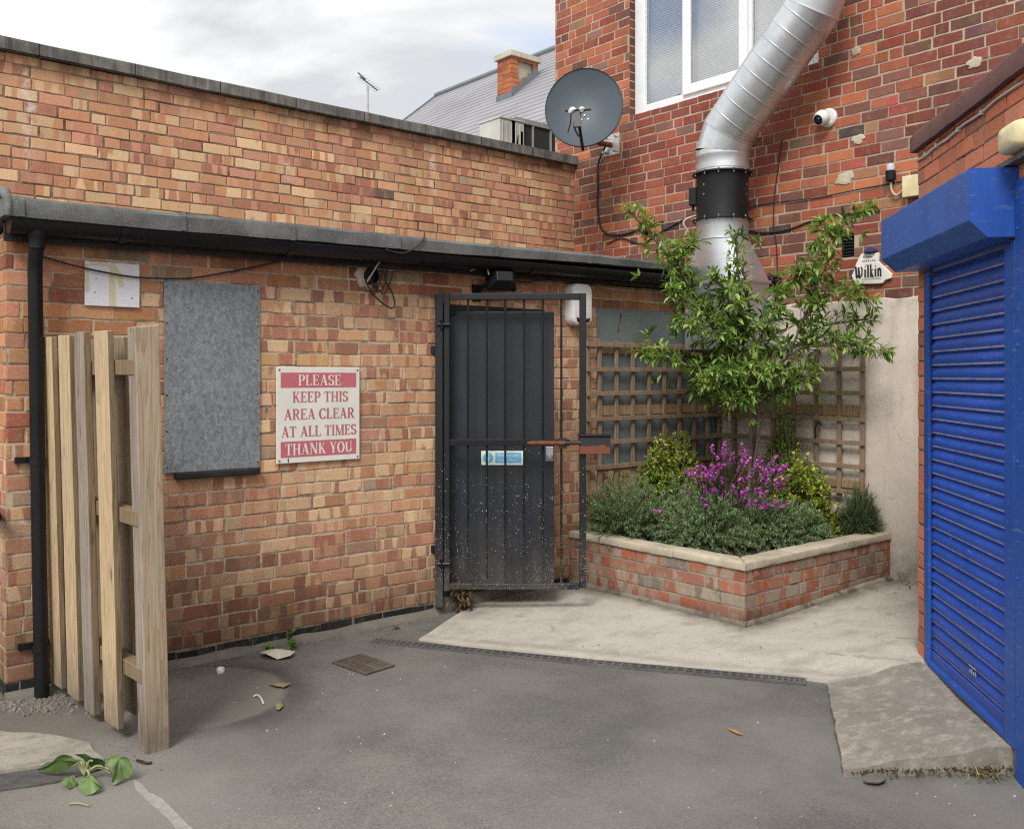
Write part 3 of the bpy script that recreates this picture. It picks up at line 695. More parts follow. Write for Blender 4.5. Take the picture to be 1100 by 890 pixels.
# ================================================================== hall behind (upper brick wall)
hall = thing('brick_hall', (-4, 5, 0), 'taller flat-topped hall of orange brick with grey coping rising behind the low annex roof', 'building')
mb = MB(); bricks(mb, (-9, 1.76, 2.25), (1,0,0), (0,0,1), (0,-1,0), 9, 1.36, .2075, .0765, [], palU, 21, header=.14, proud=.0038, rough=1.8)
mb.c += [(1,1,1,1)]*16; mb.b += [((1,1,1,1),(0,0,0))]*16
mb.box((-9,1.77,0), (-.01,9,3.6), 1); mb.box((-.01,2.06,0), (2.2,9,3.6), 1)
put('wall', mb, [M['brickU'], M['mortU']], hall)
mb = MB()
n = 30
mb.rings([[(-9 + 8.998*i/n, y, z + uni(-.004,.004)) for y, z in ((1.70,3.615), (1.70,3.692), (1.73,3.702), (2.0,3.702), (2.0,3.615))] for i in range(n+1)])
put('coping', mb, M['hallcoping'], hall, smooth=True, ang=40)
mb = MB(); mb.box((-9,2.0,3.6), (-.01,9,3.63)); mb.box((-.01,2.08,3.6), (2.2,9,3.63)); put('roof', mb, M['felt'], hall)

# ================================================================== two storey red building
tower = thing('red_brick_building', (2, -2, 0), 'two-storey dark red brick building with white window and rendered ground floor', 'building')
mb = MB(); bz = 2.0
WIN = (2.03-1.02, 3.945-bz, 2.03+.95, 5.25-bz)
GR = (2.03+1.14, 2.42-bz, 2.03+1.245, 2.60-bz)
bricks(mb, (0, 2.03, bz), (0,-1,0), (0,0,1), (-1,0,0), 8, 4.6, .214, .0822, [WIN, GR], palB, 31, header=.22, mj=.0125, proud=.003, rough=1.3)
bricks(mb, (0, 2.03, bz), (0,1,0), (0,0,1), (0,1,0), .01, 4.6, .235, .0822, [], palB, 32)
k0 = len(mb.v)
y0, y1, z0, z1 = 1.02, -.95, 3.945, 5.25
mb.add([(0,y0,z0),(0,y0,z1),(.13,y0,z1),(.13,y0,z0)], [(0,1,2,3)], 2); mb.add([(0,y1,z0),(0,y1,z1),(.13,y1,z1),(.13,y1,z0)], [(0,1,2,3)], 2)
mb.add([(0,y0,z0),(0,y1,z0),(.13,y1,z0),(.13,y0,z0)], [(0,1,2,3)], 1); mb.add([(0,y0,z1),(0,y1,z1),(.13,y1,z1),(.13,y0,z1)], [(0,1,2,3)], 1)
mb.add([(0,2.03,0),(8,2.03,0),(8,2.03,6.6),(0,2.03,6.6)], [(0,1,2,3)], 2); mb.add([(0,2.03,6.6),(8,2.03,6.6),(8,-6,6.6),(0,-6,6.6)], [(0,1,2,3)], 1); mb.add([(0,-6,0),(8,-6,0),(8,-6,6.6),(0,-6,6.6)], [(0,1,2,3)], 2)
mb.c += [(1,1,1,1)]*(len(mb.v)-k0); mb.b += [((1,1,1,1),(0,0,0))]*(len(mb.v)-k0)
def make_flatbrick():
    m, t = mat('plain_brick'); P = t.pos(); x, y, z = t.sep(P)
    row = t.math('DIVIDE', z, .0822); fr = t.math('FRACT', row); j = t.math('LESS_THAN', fr, .13)
    fl = t.math('FLOOR', row); h = t.n('ShaderNodeTexWhiteNoise', {'noise_dimensions': '1D'}, W=fl).outputs[0]
    col = t.mix(h, (.10,.045,.03), (.2,.08,.045)); col = t.mix(t.ramp(t.noise(P, 20., 4), .3, .7, 0, .6), col, (.09,.06,.04)); col = t.mix(j, col, (.36,.28,.2))
    t.out(col, .9, t.bump(t.noise(P, 90., 3), .4, .005), 0, .2); return m
put('wall', mb, [M['brickB'], M['mortB'], make_flatbrick()], tower)
# render on the ground floor
mb = MB(); n = 26
yy = [.0 - 2.4*i/n for i in range(n+1)]
top = [2.092 + .006*math.sin(i*1.7) + uni(-.004,.004) for i in range(n+1)]
vs = []; 
for y, t_ in zip(yy, top): vs += [(-.016, y, -.05), (-.016, y, t_-.012), (-.010, y, t_), (.002, y, t_+.003)]
mb.add(vs, [(i*4+k, (i+1)*4+k, (i+1)*4+k+1, i*4+k+1) for i in range(n) for k in range(3)])
put('render', mb, M['render'], tower, smooth=True, ang=60)
# window
win = bpy.data.objects.new('window', None)
def frame_bar(mb, ya, yb, za, zb, x0, x1): mb.box((x0, min(ya,yb), za), (x1, max(ya,yb), zb))
mb = MB(); X0, X1 = .070, .135
frame_bar(mb, 1.018, .895, 3.947, 5.248, X0, X1); frame_bar(mb, -.948, -.86, 3.947, 5.248, X0, X1)
frame_bar(mb, .895, -.86, 3.947, 4.035, X0+.001, X1); frame_bar(mb, .895, -.86, 5.17, 5.248, X0+.001, X1)
frame_bar(mb, .455, .40, 4.035, 5.17, X0+.002, X1); frame_bar(mb, -.225, -.28, 4.035, 5.17, X0+.002, X1)
wf = put('window', mb, M['upvc'], tower, bev=.006)
mb = MB(); x0, x1 = .045, .075
ya, yb, za, zb = .432, -.255, 4.012, 5.19
frame_bar(mb, ya, ya-.085, za, zb, x0, x1); frame_bar(mb, yb+.085, yb, za, zb, x0, x1); frame_bar(mb, ya-.085, yb+.085, za, za+.085, x0+.001, x1); frame_bar(mb, ya-.085, yb+.085, zb-.07, zb, x0+.001, x1)
put('casement', mb, M['upvc'], wf, bev=.006)
for ya, yb, za, xg in ((.90, .45, 4.03, .10), (.35, -.175, 4.09, .066), (-.275, -.865, 4.03, .10)):
    mb = MB(); mb.add([(xg, ya, za), (xg, yb, za), (xg, yb, 5.18), (xg, ya, 5.18)], [(0,1,2,3)]); put('pane', mb, M['glass'], wf)
    mb = MB(); z = za + .01
    while z < 5.16:
        mb.add([(.150, ya, z), (.150, yb, z), (.163, yb, z+.021), (.163, ya, z+.021)], [(0,1,2,3)]); z += .0215
    put('blind', mb, M['blind'], wf)
mb = MB(); mb.box((.17,-1.55,3.9), (.2,1.05,5.3)); put('dark_room', mb, M['darkvoid'], wf)
mb = MB(); mb.box((.03,-1.247,2.418), (.06,-1.138,2.602))
for i in range(7): mb.obox((0.0,-1.245,2.43+i*.024), (0,.105,0), (.03,0,.010), (0,0,.006))
put('vent_grille', mb, M['fascia'], tower)

# ================================================================== shuttered building on the right
shop = thing('shuttered_building', tuple(WC(.6,-1,0)), 'orange brick building with blue roller shutter and dark red coping at right edge', 'building')
mb = MB()
def WR(s0, z0, s1, z1): return (s0, z0, s1, z1)
bricks(mb, WC(0,0,0), CU, (0,0,1), CN, 3.6, 2.70, .225, .0765, [WR(.165,0,1.20,2.1)], palC, 41, bond='stretch', header=.03, mj=.009, proud=.004)
k0 = len(mb.v)
mb.add([WC(0,0,0), WC(0,-1.9,0), WC(0,-1.9,2.7), WC(0,0,2.7)], [(0,1,2,3)], 2)
mb.add([WC(3.6,0,0), WC(3.6,-2.5,0), WC(3.6,-2.5,2.7), WC(3.6,0,2.7)], [(0,1,2,3)], 2)
mb.add([WC(0,0,2.7), WC(0,-1.9,2.7), WC(3.6,-2.5,2.7), WC(3.6,0,2.7)], [(0,1,2,3)], 1)
mb.c += [(1,1,1,1)]*(len(mb.v)-k0); mb.b += [((1,1,1,1),(0,0,0))]*(len(mb.v)-k0)
put('wall', mb, [M['brickB'], M['mortC'], bpy.data.materials['plain_brick']], shop)
mb = MB()
n = 26
mb.rings([[WC(-.03 + 3.6*i/n, d, z + uni(-.003,.003)) for d, z in ((.035,2.70), (.038,2.775), (.02,2.80), (-.3,2.82), (-.3,2.70))] for i in range(n+1)])
put('coping', mb, M['redfelt'], shop, smooth=True, ang=40)
# shutter box: square box with a chamfered lower front edge
mb = MB(); pr = [(.003,2.345), (.19,2.345), (.19,2.14), (.121,2.074), (.003,2.074)]
mb.prism([WC(.0, d, z) for d, z in pr], CU*1.25)
bx = put('shutter_box', mb, M['bluebox'], shop, bev=.004)
mb = MB(); mb.prism([WC(1.2505, d, z) for d, z in pr], CU*.004)
put('end_plate', mb, M['blue'], bx)
mb = MB(); m2 = MB()
mb.obox(WC(.135,.0,.075), CU*.07, CN*.016, (0,0,1.985))
put('guide_rail', mb, M['blue'], shop, bev=.003)
mb = MB(); mb.obox(WC(1.155,.0,.075), CU*.10, CN*.022, (0,0,1.985)); put('guide_rail', mb, M['blue'], shop, bev=.004)
mb = MB(); mb.obox(WC(1.262,.0,-.06), CU*.34, CN*.022, (0,0,2.35))
for z in (.3, .75, 1.2, 1.65, 2.1): mb.lathe(WC(1.29,.022,z), CN, [(0,.008), (.004,.007), (.006,.003)], 8)
put('side_panel', mb, M['blue'], shop, bev=.003)
# curtain
mb = MB(); vs = []; z = .165; prof = []
while z < 2.13:
    for q, d in ((0,-.003), (.02,.007), (.05,.0105), (.12,.0115), (.16,.010), (.36,.0145), (.56,.0125), (.74,.005), (.86,.000), (.91,-.004), (.97,-.005)): prof.append((d, z + q*.0673))
    z += .0673
prof = [(.004,.10), (.016,.104), (.016,.155), (.004,.160)] + prof
for s in (.2, 1.16): vs += [WC(s, d - .014, zz) for d, zz in prof]
N = len(prof); mb.add(vs, [(i, N+i, N+i+1, i+1) for i in range(N-1)])
cur = put('shutter_curtain', mb, M['curtain'], shop, smooth=True, ang=30)
mb = MB(); mb.obox(WC(.205,-.02,.078), CU*.95, CN*.042, (0,0,.028)); put('bottom_bar', mb, M['blue'], cur, bev=.004)
mb = MB()
for i in range(4): mb.obox(WC(.73 + .022*i,.0042,.215), CU*.012, CN*.001, (0,0,.02 if i % 2 else .014))
mb.obox(WC(.725,.0042,.243), CU*.085, CN*.001, (0,0,.006)); put('maker_mark', mb, M['silver'], cur)
# ================================================================== lettering
def stroke(pts, wf):
    """polyline of (x, y) -> list of quads; wf = width or 'c' (contrast: heavy uprights, fine level strokes)"""
    qs = []; n = len(pts); L = []; Rr = []
    for i, p in enumerate(pts):
        a, b = pts[max(i-1, 0)], pts[min(i+1, n-1)]; dx, dy = b[0]-a[0], b[1]-a[1]; l = math.hypot(dx, dy) or 1; dx /= l; dy /= l
        w = wf if not isinstance(wf, str) else .055 + .115*abs(dy)**1.5
        L.append((p[0]-dy*w/2, p[1]+dx*w/2)); Rr.append((p[0]+dy*w/2, p[1]-dx*w/2))
    return [(L[i], Rr[i], Rr[i+1], L[i+1]) for i in range(n-1)]
def vst(x, y0=0, y1=1, w=.155, serif=.07):
    q = [((x-w/2, y0), (x+w/2, y0), (x+w/2, y1), (x-w/2, y1))]
    for y in (y0, y1):
        s = .045 if y == y0 else -.045
        if serif: q.append(((x-w/2-serif, y), (x+w/2+serif, y), (x+w/2+serif, y+s), (x-w/2-serif, y+s)))
    return q
def bar(x0, x1, y, w=.055): return [((x0, y-w/2), (x1, y-w/2), (x1, y+w/2), (x0, y+w/2))]
def dia(x0, y0, x1, y1, w): return [((x0-w/2, y0), (x0+w/2, y0), (x1+w/2, y1), (x1-w/2, y1))]
def arc(cx, cy, rx, ry, a0, a1, n=14): return [(cx+rx*math.cos(R(a0+(a1-a0)*i/n)), cy+ry*math.sin(R(a0+(a1-a0)*i/n))) for i in range(n+1)]
def sf(x, y, w=.2): return bar(x-w/2, x+w/2, y + (.022 if y < .5 else -.022), .045)
def tick(x, y0, y1, w=.05): return [((x-w/2, y0), (x+w/2, y0), (x+w/2, y1), (x-w/2, y1))]
GL = {
 'P': (.62, vst(.16) + bar(.16,.36,.972) + bar(.16,.36,.47) + stroke(arc(.34,.722,.20,.25,90,-90), 'c')),
 'L': (.60, vst(.16) + bar(.16,.54,.027) + tick(.545,0,.24)),
 'E': (.62, vst(.16) + bar(.16,.54,.027) + bar(.16,.54,.973) + bar(.16,.42,.52) + tick(.55,0,.24) + tick(.54,.78,1) + tick(.42,.40,.64)),
 'A': (.74, dia(.12,0,.37,1,.06) + dia(.60,0,.36,1,.17) + bar(.2,.52,.34) + sf(.12,0,.2) + sf(.60,0,.26)),
 'S': (.56, stroke(arc(.28,.745,.19,.225,20,270,18) + arc(.28,.265,.20,.245,90,-160,18), 'c') + tick(.46,.72,.98) + tick(.085,.02,.28)),
 'K': (.72, vst(.16) + dia(.24,.42,.56,1,.06) + dia(.60,0,.32,.56,.17) + sf(.56,1,.2) + sf(.61,0,.24)),
 'T': (.64, vst(.32) + bar(.04,.60,.972) + tick(.05,.74,1) + tick(.59,.74,1)),
 'H': (.76, vst(.16) + vst(.60) + bar(.16,.6,.51)),
 'I': (.34, vst(.17)),
 'R': (.70, vst(.16) + bar(.16,.36,.972) + bar(.16,.36,.49) + stroke(arc(.34,.732,.19,.24,90,-90), 'c') + dia(.58,0,.34,.5,.16) + sf(.60,0,.2)),
 'C': (.64, stroke(arc(.35,.5,.28,.475,40,320,26), 'c') + tick(.57,.70,.98) + tick(.57,.04,.26)),
 'M': (.90, vst(.12,w=.07) + vst(.76) + dia(.45,.02,.15,1,.16) + dia(.45,.02,.72,1,.06)),
 'N': (.78, vst(.13,w=.07) + vst(.65,w=.07,serif=.06) + dia(.63,0,.17,1,.17)),
 'Y': (.70, vst(.35,0,.45) + dia(.35,.42,.12,1,.16) + dia(.35,.42,.58,1,.06) + sf(.12,1,.24) + sf(.58,1,.2)),
 'O': (.70, stroke(arc(.35,.5,.275,.475,0,360,32), 'c')),
 'U': (.74, [((.09,.28),(.245,.28),(.245,1),(.09,1)), ((.565,.28),(.63,.28),(.63,1),(.565,1))] + stroke(arc(.38,.30,.215,.275,180,360,16), 'c') + sf(.165,1,.3) + sf(.6,1,.24)),
 ' ': (.30, []),
 'W': (1.18, stroke([(.05,1),(.16,.90),(.20,.55),(.26,.06),(.36,.02)], .27) + stroke([(.36,.02),(.50,.35),(.52,.92)], .13) + stroke([(.50,.95),(.56,.5),(.62,.06),(.72,.02)], .27) + stroke([(.72,.02),(.95,.30),(.98,.75),(.86,.98)], .19)),
 'i': (.34, stroke([(.06,.62),(.17,.72),(.17,.04),(.28,.08)], .23) + [((.17,.86),(.26,.95),(.17,1.04),(.08,.95))]),
 'l': (.34, stroke([(.06,.98),(.17,1.06),(.17,.05),(.28,.08)], .23)),
 'k': (.56, stroke([(.06,.98),(.15,1.06),(.15,0)], .22) + stroke([(.2,.40),(.36,.70),(.46,.62)], .09) + stroke([(.22,.40),(.40,.05),(.52,.06)], .22)),
 'n': (.60, stroke([(.04,.64),(.15,.74),(.15,0)], .22) + stroke([(.2,.58),(.36,.74),(.46,.60),(.46,.05),(.56,.08)], .22)),
}
def text_mesh(mb, s, o, u, v, x0, x1, y0, y1, mi=0, word=None):
    """set a word so that it fills the box x0..x1, y0..y1 on the plane o + u*x + v*y"""
    adv = sum(GL[c][0] for c in s) + .03*(len(s)-1); sx = (x1-x0)/adv; sy = y1-y0; x = 0
    o, u, v = Vector(o), Vector(u), Vector(v); k = 0; nrm = u.cross(v).normalized()
    wi = 0
    for c in s:
        w, qs = GL[c]
        if c == ' ': wi += 1
        if word is not None and wi != word: qs = []
        for q in qs:
            k += 1; e = nrm * (.00002 * (k % 9)); mb.add([o + e + u*(x0 + (x + p[0])*sx) + v*(y0 + p[1]*sy) for p in q], [(0,1,2,3)], mi)
        x += w + .03
    return mb

# ================================================================== things on the annex wall
# no-parking sign
sg = thing('warning_sign', (-3.776, -.01, 1.03), 'white and pink sign reading PLEASE KEEP THIS AREA CLEAR AT ALL TIMES THANK YOU', 'sign')
X0, Z0, Wd, Hd = -4.046, 1.032, .541, .552
mb = MB(); mb.box((X0, -.020, Z0), (X0+Wd, -.011, Z0+Hd)); put('sign_board', mb, M['signwhite'], sg, bev=.003)
for a, b in ((.783, .94), (.06, .225)):
    mb = MB(); mb.add([(X0+Wd*.045, -.0207, Z0+Hd*a), (X0+Wd*.955, -.0207, Z0+Hd*a), (X0+Wd*.955, -.0207, Z0+Hd*b), (X0+Wd*.045, -.0207, Z0+Hd*b)], [(0,1,2,3)])
    put('sign_band', mb, M['pink'], sg)
so = (X0, -.0215, Z0)
def srow(s, xa, xb, ya, yb, mi):
    for k in range(len(s.split())):
        mb = MB(); text_mesh(mb, s, so, (1,0,0), (0,0,1), Wd*xa, Wd*xb, Hd*ya, Hd*yb, mi, k); put('lettering', mb, [M['signred'], M['signwhite']], sg)
srow('PLEASE', .245, .765, .805, .918, 1); srow('THANK YOU', .095, .905, .083, .200, 1)
srow('KEEP THIS', .18, .85, .632, .742, 0); srow('AREA CLEAR', .08, .93, .452, .562, 0); srow('AT ALL TIMES', .05, .955, .272, .382, 0)
for x, z in ((.03,.03), (.97,.03), (.03,.97), (.97,.97)):
    mb = MB(); mb.lathe((X0+Wd*x, -.02, Z0+Hd*z), (0,-1,0), [(0,.006), (.002,.006), (.004,.003)], 10); put('screw', mb, M['steel'], sg, smooth=True)
mb = MB(); mb.box((X0+.068, -.0212, Z0+.006), (X0+.074, -.0203, Z0+.030)); put('black_mark', mb, M['signblack'], sg)
# blank board with old tape
bb = thing('blank_board', (-4.94, -.01, 1.88), 'blank white board with yellowed tape strips high on brick wall', 'board')
mb = MB(); mb.box((-5.072,-.018,1.882), (-4.806,-.008,2.104)); put('panel', mb, M['whiteboard'], bb, bev=.002)
mb = MB(); yb = -.0186
for q in (((-4.957,1.885),(-4.925,1.885),(-4.928,2.10),(-4.958,2.10)), ((-4.925,2.09),(-4.895,2.05),(-4.885,1.985),(-4.905,1.98),(-4.93,2.05)), ((-5.07,1.95),(-5.052,1.95),(-5.056,2.09),(-5.071,2.09)), ((-5.05,2.085),(-4.925,2.085),(-4.925,2.10),(-5.05,2.10))):
    mb = MB(); mb.flat([(x, yb, z) for x, z in q]); yb -= .0004; put('tape_strip', mb, M['tape'], bb)
for x, z in ((-5.018,2.02), (-5.025,1.95), (-4.845,1.93)):
    mb = MB(); mb.lathe((x,-.018,z), (0,-1,0), [(0,.004),(.003,.003)], 8); put('screw', mb, M['steel'], bb)
# galvanised sheet over a window
gs = thing('window_cover', (-4.41, -.01, .99), 'mottled grey galvanised sheet boarding up a window beside the wooden fence', 'metal sheet')
mb = MB(); n = 8
x0, x1, z0, z1 = -4.679, -4.145, 1.022, 2.036
g = [[(x0+(x1-x0)*i/n, -.014 - .002*math.sin(i*1.1)*math.sin(j*.9), z0 + (z1-z0)*j/n) for i in range(n+1)] for j in range(n+1)]
mb.add([p for r in g for p in r], [(j*(n+1)+i, j*(n+1)+i+1, (j+1)*(n+1)+i+1, (j+1)*(n+1)+i) for j in range(n) for i in range(n)])
sh = put('sheet', mb, M['galv'], gs); sol = sh.modifiers.new('thick', 'SOLIDIFY'); sol.thickness = .003; sol.offset = 0
for z in [1.05 + .19*i for i in range(6)]:
    for x in (x0+.014, x1-.014): mb = MB(); mb.lathe((x, -.013, z), (0,-1,0), [(0,.005),(.004,.004)], 8); put('rivet', mb, M['fascia'], gs)
mb = MB(); mb.box((-4.625,-.045,.985), (-4.152,-.002,1.021)); put('sill', mb, M['fascia'], gs, bev=.008)
# second sheet (behind the trellis)
s2 = thing('window_sheet', (-.75, -.01, .8), 'blue-grey painted metal sheet with rust marks behind left trellis', 'metal sheet')
mb = MB(); mb.box((-1.47,-.012,.83), (-.02,-.008,2.044)); put('sheet', mb, M['slateblue'], s2)
for p in (((-1.24,1.90),(-1.215,1.93),(-1.20,2.0),(-1.225,2.015),(-1.22,1.95)), ((-1.25,1.86),(-1.225,1.87),(-1.235,1.92))): mb = MB(); mb.flat([(x,-.0126,z) for x, z in p]); put('rust_mark', mb, M['rust'], s2)
# alarm box
al = thing('alarm_box', (-1.69, -.01, 1.9), 'white alarm box with dark red lens on wall behind gate corner', 'alarm')
mb = MB()
def rr(cx, cz, w, h, r, n=5): return [(cx + sx*(w/2-r) + r*math.cos(R(a0+90*i/n)), cz + sz*(h/2-r) + r*math.sin(R(a0+90*i/n))) for sx, sz, a0 in ((1,1,0),(-1,1,90),(-1,-1,180),(1,-1,270)) for i in range(n+1)]
mb.rings([[(x, y, z) for x, z in rr(-1.69, 2.05, .20*k, .30*(1-(1-k)*.66), .055*k)] for y, k in ((-.005,1), (-.075,1), (-.085,.95), (-.09,.85))])
put('case', mb, M['white'], al, smooth=True, ang=30)
mb = MB(); mb.prism([(-1.755,-.0905,1.955), (-1.69,-.0925,1.935), (-1.625,-.0905,1.955), (-1.63,-.0905,1.925), (-1.69,-.0925,1.912), (-1.75,-.0905,1.925)], (0,-.006,0)); put('lens', mb, surf('maroon_lens', (.05,.006,.008), (.07,.01,.012), 5, .3, 0), al)
# floodlight
fl = thing('floodlight', (-2.53, -.02, 2.1), 'small black floodlight tilted down under the gutter above the gate', 'floodlight')
mb = MB(); c = Vector((-2.50,-.16,2.175)); ux = Vector((.94,-.34,.0)); uz = Vector((.12,.3,.9)).normalized(); uy = ux.cross(uz)
for k, (d, w, h) in enumerate(((-.03,.075,.05), (.035,.10,.062), (.045,.104,.066), (.05,.094,.056))):
    pass
mb.rings([[c + uy*d + ux*(sx*w) + uz*(sz*h) for sx, sz in ((-1,-1),(1,-1),(1,1),(-1,1))] for d, w, h in ((.045,.055,.034), (.0,.085,.052), (-.035,.104,.066), (-.05,.104,.066), (-.052,.092,.054))])
put('lamp_housing', mb, M['black'], fl, bev=.004)
mb = MB(); mb.obox(c - uy*.0525 - ux*.09 - uz*.052, ux*.18, uz*.104, -uy*.002); put('glass', mb, surf('lamp_glass', (.05,.055,.06), (.07,.075,.08), 3, .15, 0), fl)
mb = MB(); mb.tube([c - ux*.06 + uy*.02 - uz*.03, (-2.60,-.07,2.12), (-2.605,-.03,2.09), (-2.605,-.005,2.085)], .014, 8); mb.box((-2.64,-.018,2.03), (-2.57,-.004,2.14)); put('bracket', mb, M['black'], fl)
# vent hole with its ring of pale mortar
vh = thing('vent_pipe', (-3.44, -.01, 2.08), 'broken black vent pipe with pale mortar ring and trailing wires under gutter', 'vent')
mb = MB(); mb.rings([[(-3.45 + r*(1+.12*math.sin(i*2.3))*math.cos(2*math.pi*i/18)*.9, y, 2.145 + r*(1+.12*math.sin(i*2.3))*math.sin(2*math.pi*i/18)) for i in range(18)] for y, r in ((-.003,.085), (-.014,.078), (-.016,.055))]); put('mortar_ring', mb, M['stone'], vh, smooth=True)
mb = MB(); o_ = [[(-3.43 + r*math.cos(2*math.pi*i/18)*.85, y, 2.14 + r*math.sin(2*math.pi*i/18)) for i in range(18)] for y, r in ((-.016,.052), (-.055,.05), (-.055,.043), (-.018,.043))]
mb.rings(o_); put('pipe_end', mb, M['black'], vh, smooth=True, ang=40)
# cables
def cable(label, pts, r=.006, m='cable', name='cable', cat='cable'):
    mb = MB(); mb.tube(spline(pts, 7), r, 6); o = put(name, mb, M[m], smooth=True, ang=180); return tag(o, label, cat)
W_ = lambda px, py, y=-.025: tuple(PA(px, py, y))
cable('thin black cable drooping from downpipe across blank board to gutter', [W_(47,276), W_(75,284,-.03), W_(110,292,-.035), W_(150,298,-.03), W_(200,299), W_(240,293), W_(290,283), W_(345,270), W_(372,266)], .0045)
cable('black cable looping from the vent pipe down and back up', [W_(393,300,-.06), W_(398,312,-.06), W_(410,325,-.05), W_(421,331,-.05), W_(424,325,-.05), W_(420,312,-.05), W_(414,300,-.05), W_(416,288,-.05), W_(425,281,-.04), W_(440,277,-.04)], .005)
cable('second black cable loop below the vent pipe, inside the larger loop', [W_(397,298,-.055), W_(402,308,-.05), W_(409,312,-.05), W_(414,303,-.05), W_(416,285,-.05), W_(413,272,-.05), W_(419,268,-.05)], .004)
cable('thin black cable hanging in a long narrow loop right of the vent pipe', [W_(418,268,-.05), W_(413,285,-.045), W_(409,300,-.04), W_(404,313,-.04), W_(399,316,-.04), W_(396,308,-.05)], .0035)
cable('thin black cable crossing from the vent pipe along the fascia to the right', [W_(398,300,-.06), W_(412,316,-.04), W_(420,300,-.04), W_(428,282,-.05), W_(450,276,-.06), W_(480,281,-.07)], .0035)
cable('pale grey cable rising from the vent pipe to the gutter', [W_(394,303,-.06), W_(402,290,-.06), (PA(410,277,-.1)), (PA(414,268,-.15)), PA(419,262,-.19)], .006, 'palecable')
cable('bundle of dark cables running along under the gutter to the floodlight', [W_(375,273,-.07), W_(420,275,-.07), W_(455,281,-.07), W_(490,287,-.07), W_(520,292,-.07)], .010)
cable('black cable from gutter edge up over the felt beside the vent pipe', [PA(415,268,-.2), PA(432,272,-.205), PA(446,266,-.218), PA(455,256,-.222), PA(456,250,-.21)], .005)
cable('short pale cable arching into the top of the floodlight', [W_(505,291,-.08), W_(516,287,-.1), W_(523,289,-.13), W_(525,295,-.15)], .005, 'palecable')
cable('black cable sagging right from the floodlight under the fascia', [W_(527,296,-.09), W_(545,300,-.05), W_(565,303,-.04), W_(580,300,-.04), W_(592,296,-.05)], .0045)
mb = MB(); mb.tube(spline([(-5.475,-.045,.855), (-5.475,.0,.875), (-5.47,.3,.88), (-5.47,.9,.9)], 5), [.018]+[.032]*14+[.032], 10); tag(put('black_pipe', mb, M['black'], smooth=True, ang=60), 'black pipe running round the corner at left edge of annex', 'pipe')

# ================================================================== barred gate
gp = PD(477, 404, 6.02); GO = Vector((gp.x, gp.y, 0)); gs_ = lambda px: (px-477)*6.02/F
gz = lambda py: 1.53 - (py-404)*6.02/F
gt = thing('barred_gate', tuple(GO), 'black steel barred gate standing ajar in front of the black door', 'gate')
def gb(mb, a, b, z0, z1, d=.02, off=0.): return mb.obox(GO + gd*a - gn*(d/2) + gn*off + Vector((0,0,z0)), gd*(b-a), gn*d, (0,0,z1-z0))
gw = gs_(629.5); zt, zb = gz(315), gz(634)
mb = MB(); gb(mb, 0, .036, zb, zt, .036); gb(mb, gw-.042, gw, zb+.02, zt, .04); gb(mb, .036, gw-.042, zt-.042, zt, .036); gb(mb, .036, gw-.042, zb+.01, zb+.048, .034)
put('gate_frame', mb, M['gatepaint'], gt, bev=.003)
for px in (502.8, 523, 542.8, 563, 583, 603):
    mb = MB(); p = GO + gd*gs_(px); mb.tube([p + Vector((0,0,zb+.045)), p + Vector((0,0,zt-.04))], .0075, 8); put('gate_bar', mb, M['gatepaint'], gt, smooth=True, ang=60)
mb = MB(); gb(mb, .036, gs_(612), gz(478), gz(471.5), .012, .018); put('cross_bar', mb, M['black'], gt, bev=.002)
mb = MB(); c0 = GO + gn*.040 + Vector((0,0,gz(475.2))); mb.tube([c0 + gd*gs_(566), c0 + gd*gs_(570), c0 + gd*gs_(606)], [.006,.014,.014], 10); put('bolt', mb, M['rust'], gt, smooth=True, ang=50)
mb = MB(); mb.tube([c0 + gd*gs_(605), c0 + gd*gs_(624)], .013, 10); gb(mb, gs_(600), gs_(609), gz(481), gz(470), .03, .025); put('bolt_keep', mb, M['peel'], gt, smooth=True, ang=40)
def make_peel():
    m, t = mat('lock_box_paint'); P = t.pos(); z = t.sep(P)[2]
    e = t.math('ADD', z, t.ramp(t.noise(P, 22., 4), .2, .8, -.022, .022)); f = t.ramp(e, 1.086, 1.09)
    col = t.mix(f, (.17,.058,.03), (.025,.027,.033)); col = t.mix(t.ramp(t.noise(P, 70., 4), .5, .7, 0, .4), col, (.09,.035,.02))
    t.out(col, .7, t.bump(t.noise(P, 120., 3), .3, .003), 0, .3); return m
mb = MB(); gb(mb, gs_(622), gs_(655), gz(487), gz(468.5), .07, .012); put('lock_box', mb, make_peel(), gt, bev=.004)
mb = MB(); gb(mb, gs_(621), gs_(656), gz(468.4), gz(466.2), .085, .012); put('lock_lid', mb, M['black'], gt, bev=.002)
for z in (1.86, .33):
    mb = MB(); c0 = GO + gd*(-.012) + gn*.03 + Vector((0,0,z)); mb.tube([c0 + gd*(-.03), c0 + gd*.05], .011, 8); mb.tube([c0 - Vector((0,0,.03)), c0 + Vector((0,0,.03))], .012, 8); put('hinge', mb, M['black'], gt, smooth=True, ang=40)
gpo = thing('gate_post', tuple(GO - gd*.04), 'black steel post bolted to brick wall carrying the barred gate', 'post')
mb = MB(); gb(mb, -.055, -.006, .05, zt-.005, .045, .005); put('post', mb, M['gatepaint'], gpo, bev=.003)
for z in (1.70, .42):
    mb = MB(); gb(mb, -.10, -.055, z-.025, z+.025, .02, .0); put('wall_lug', mb, M['black'], gpo, bev=.002)
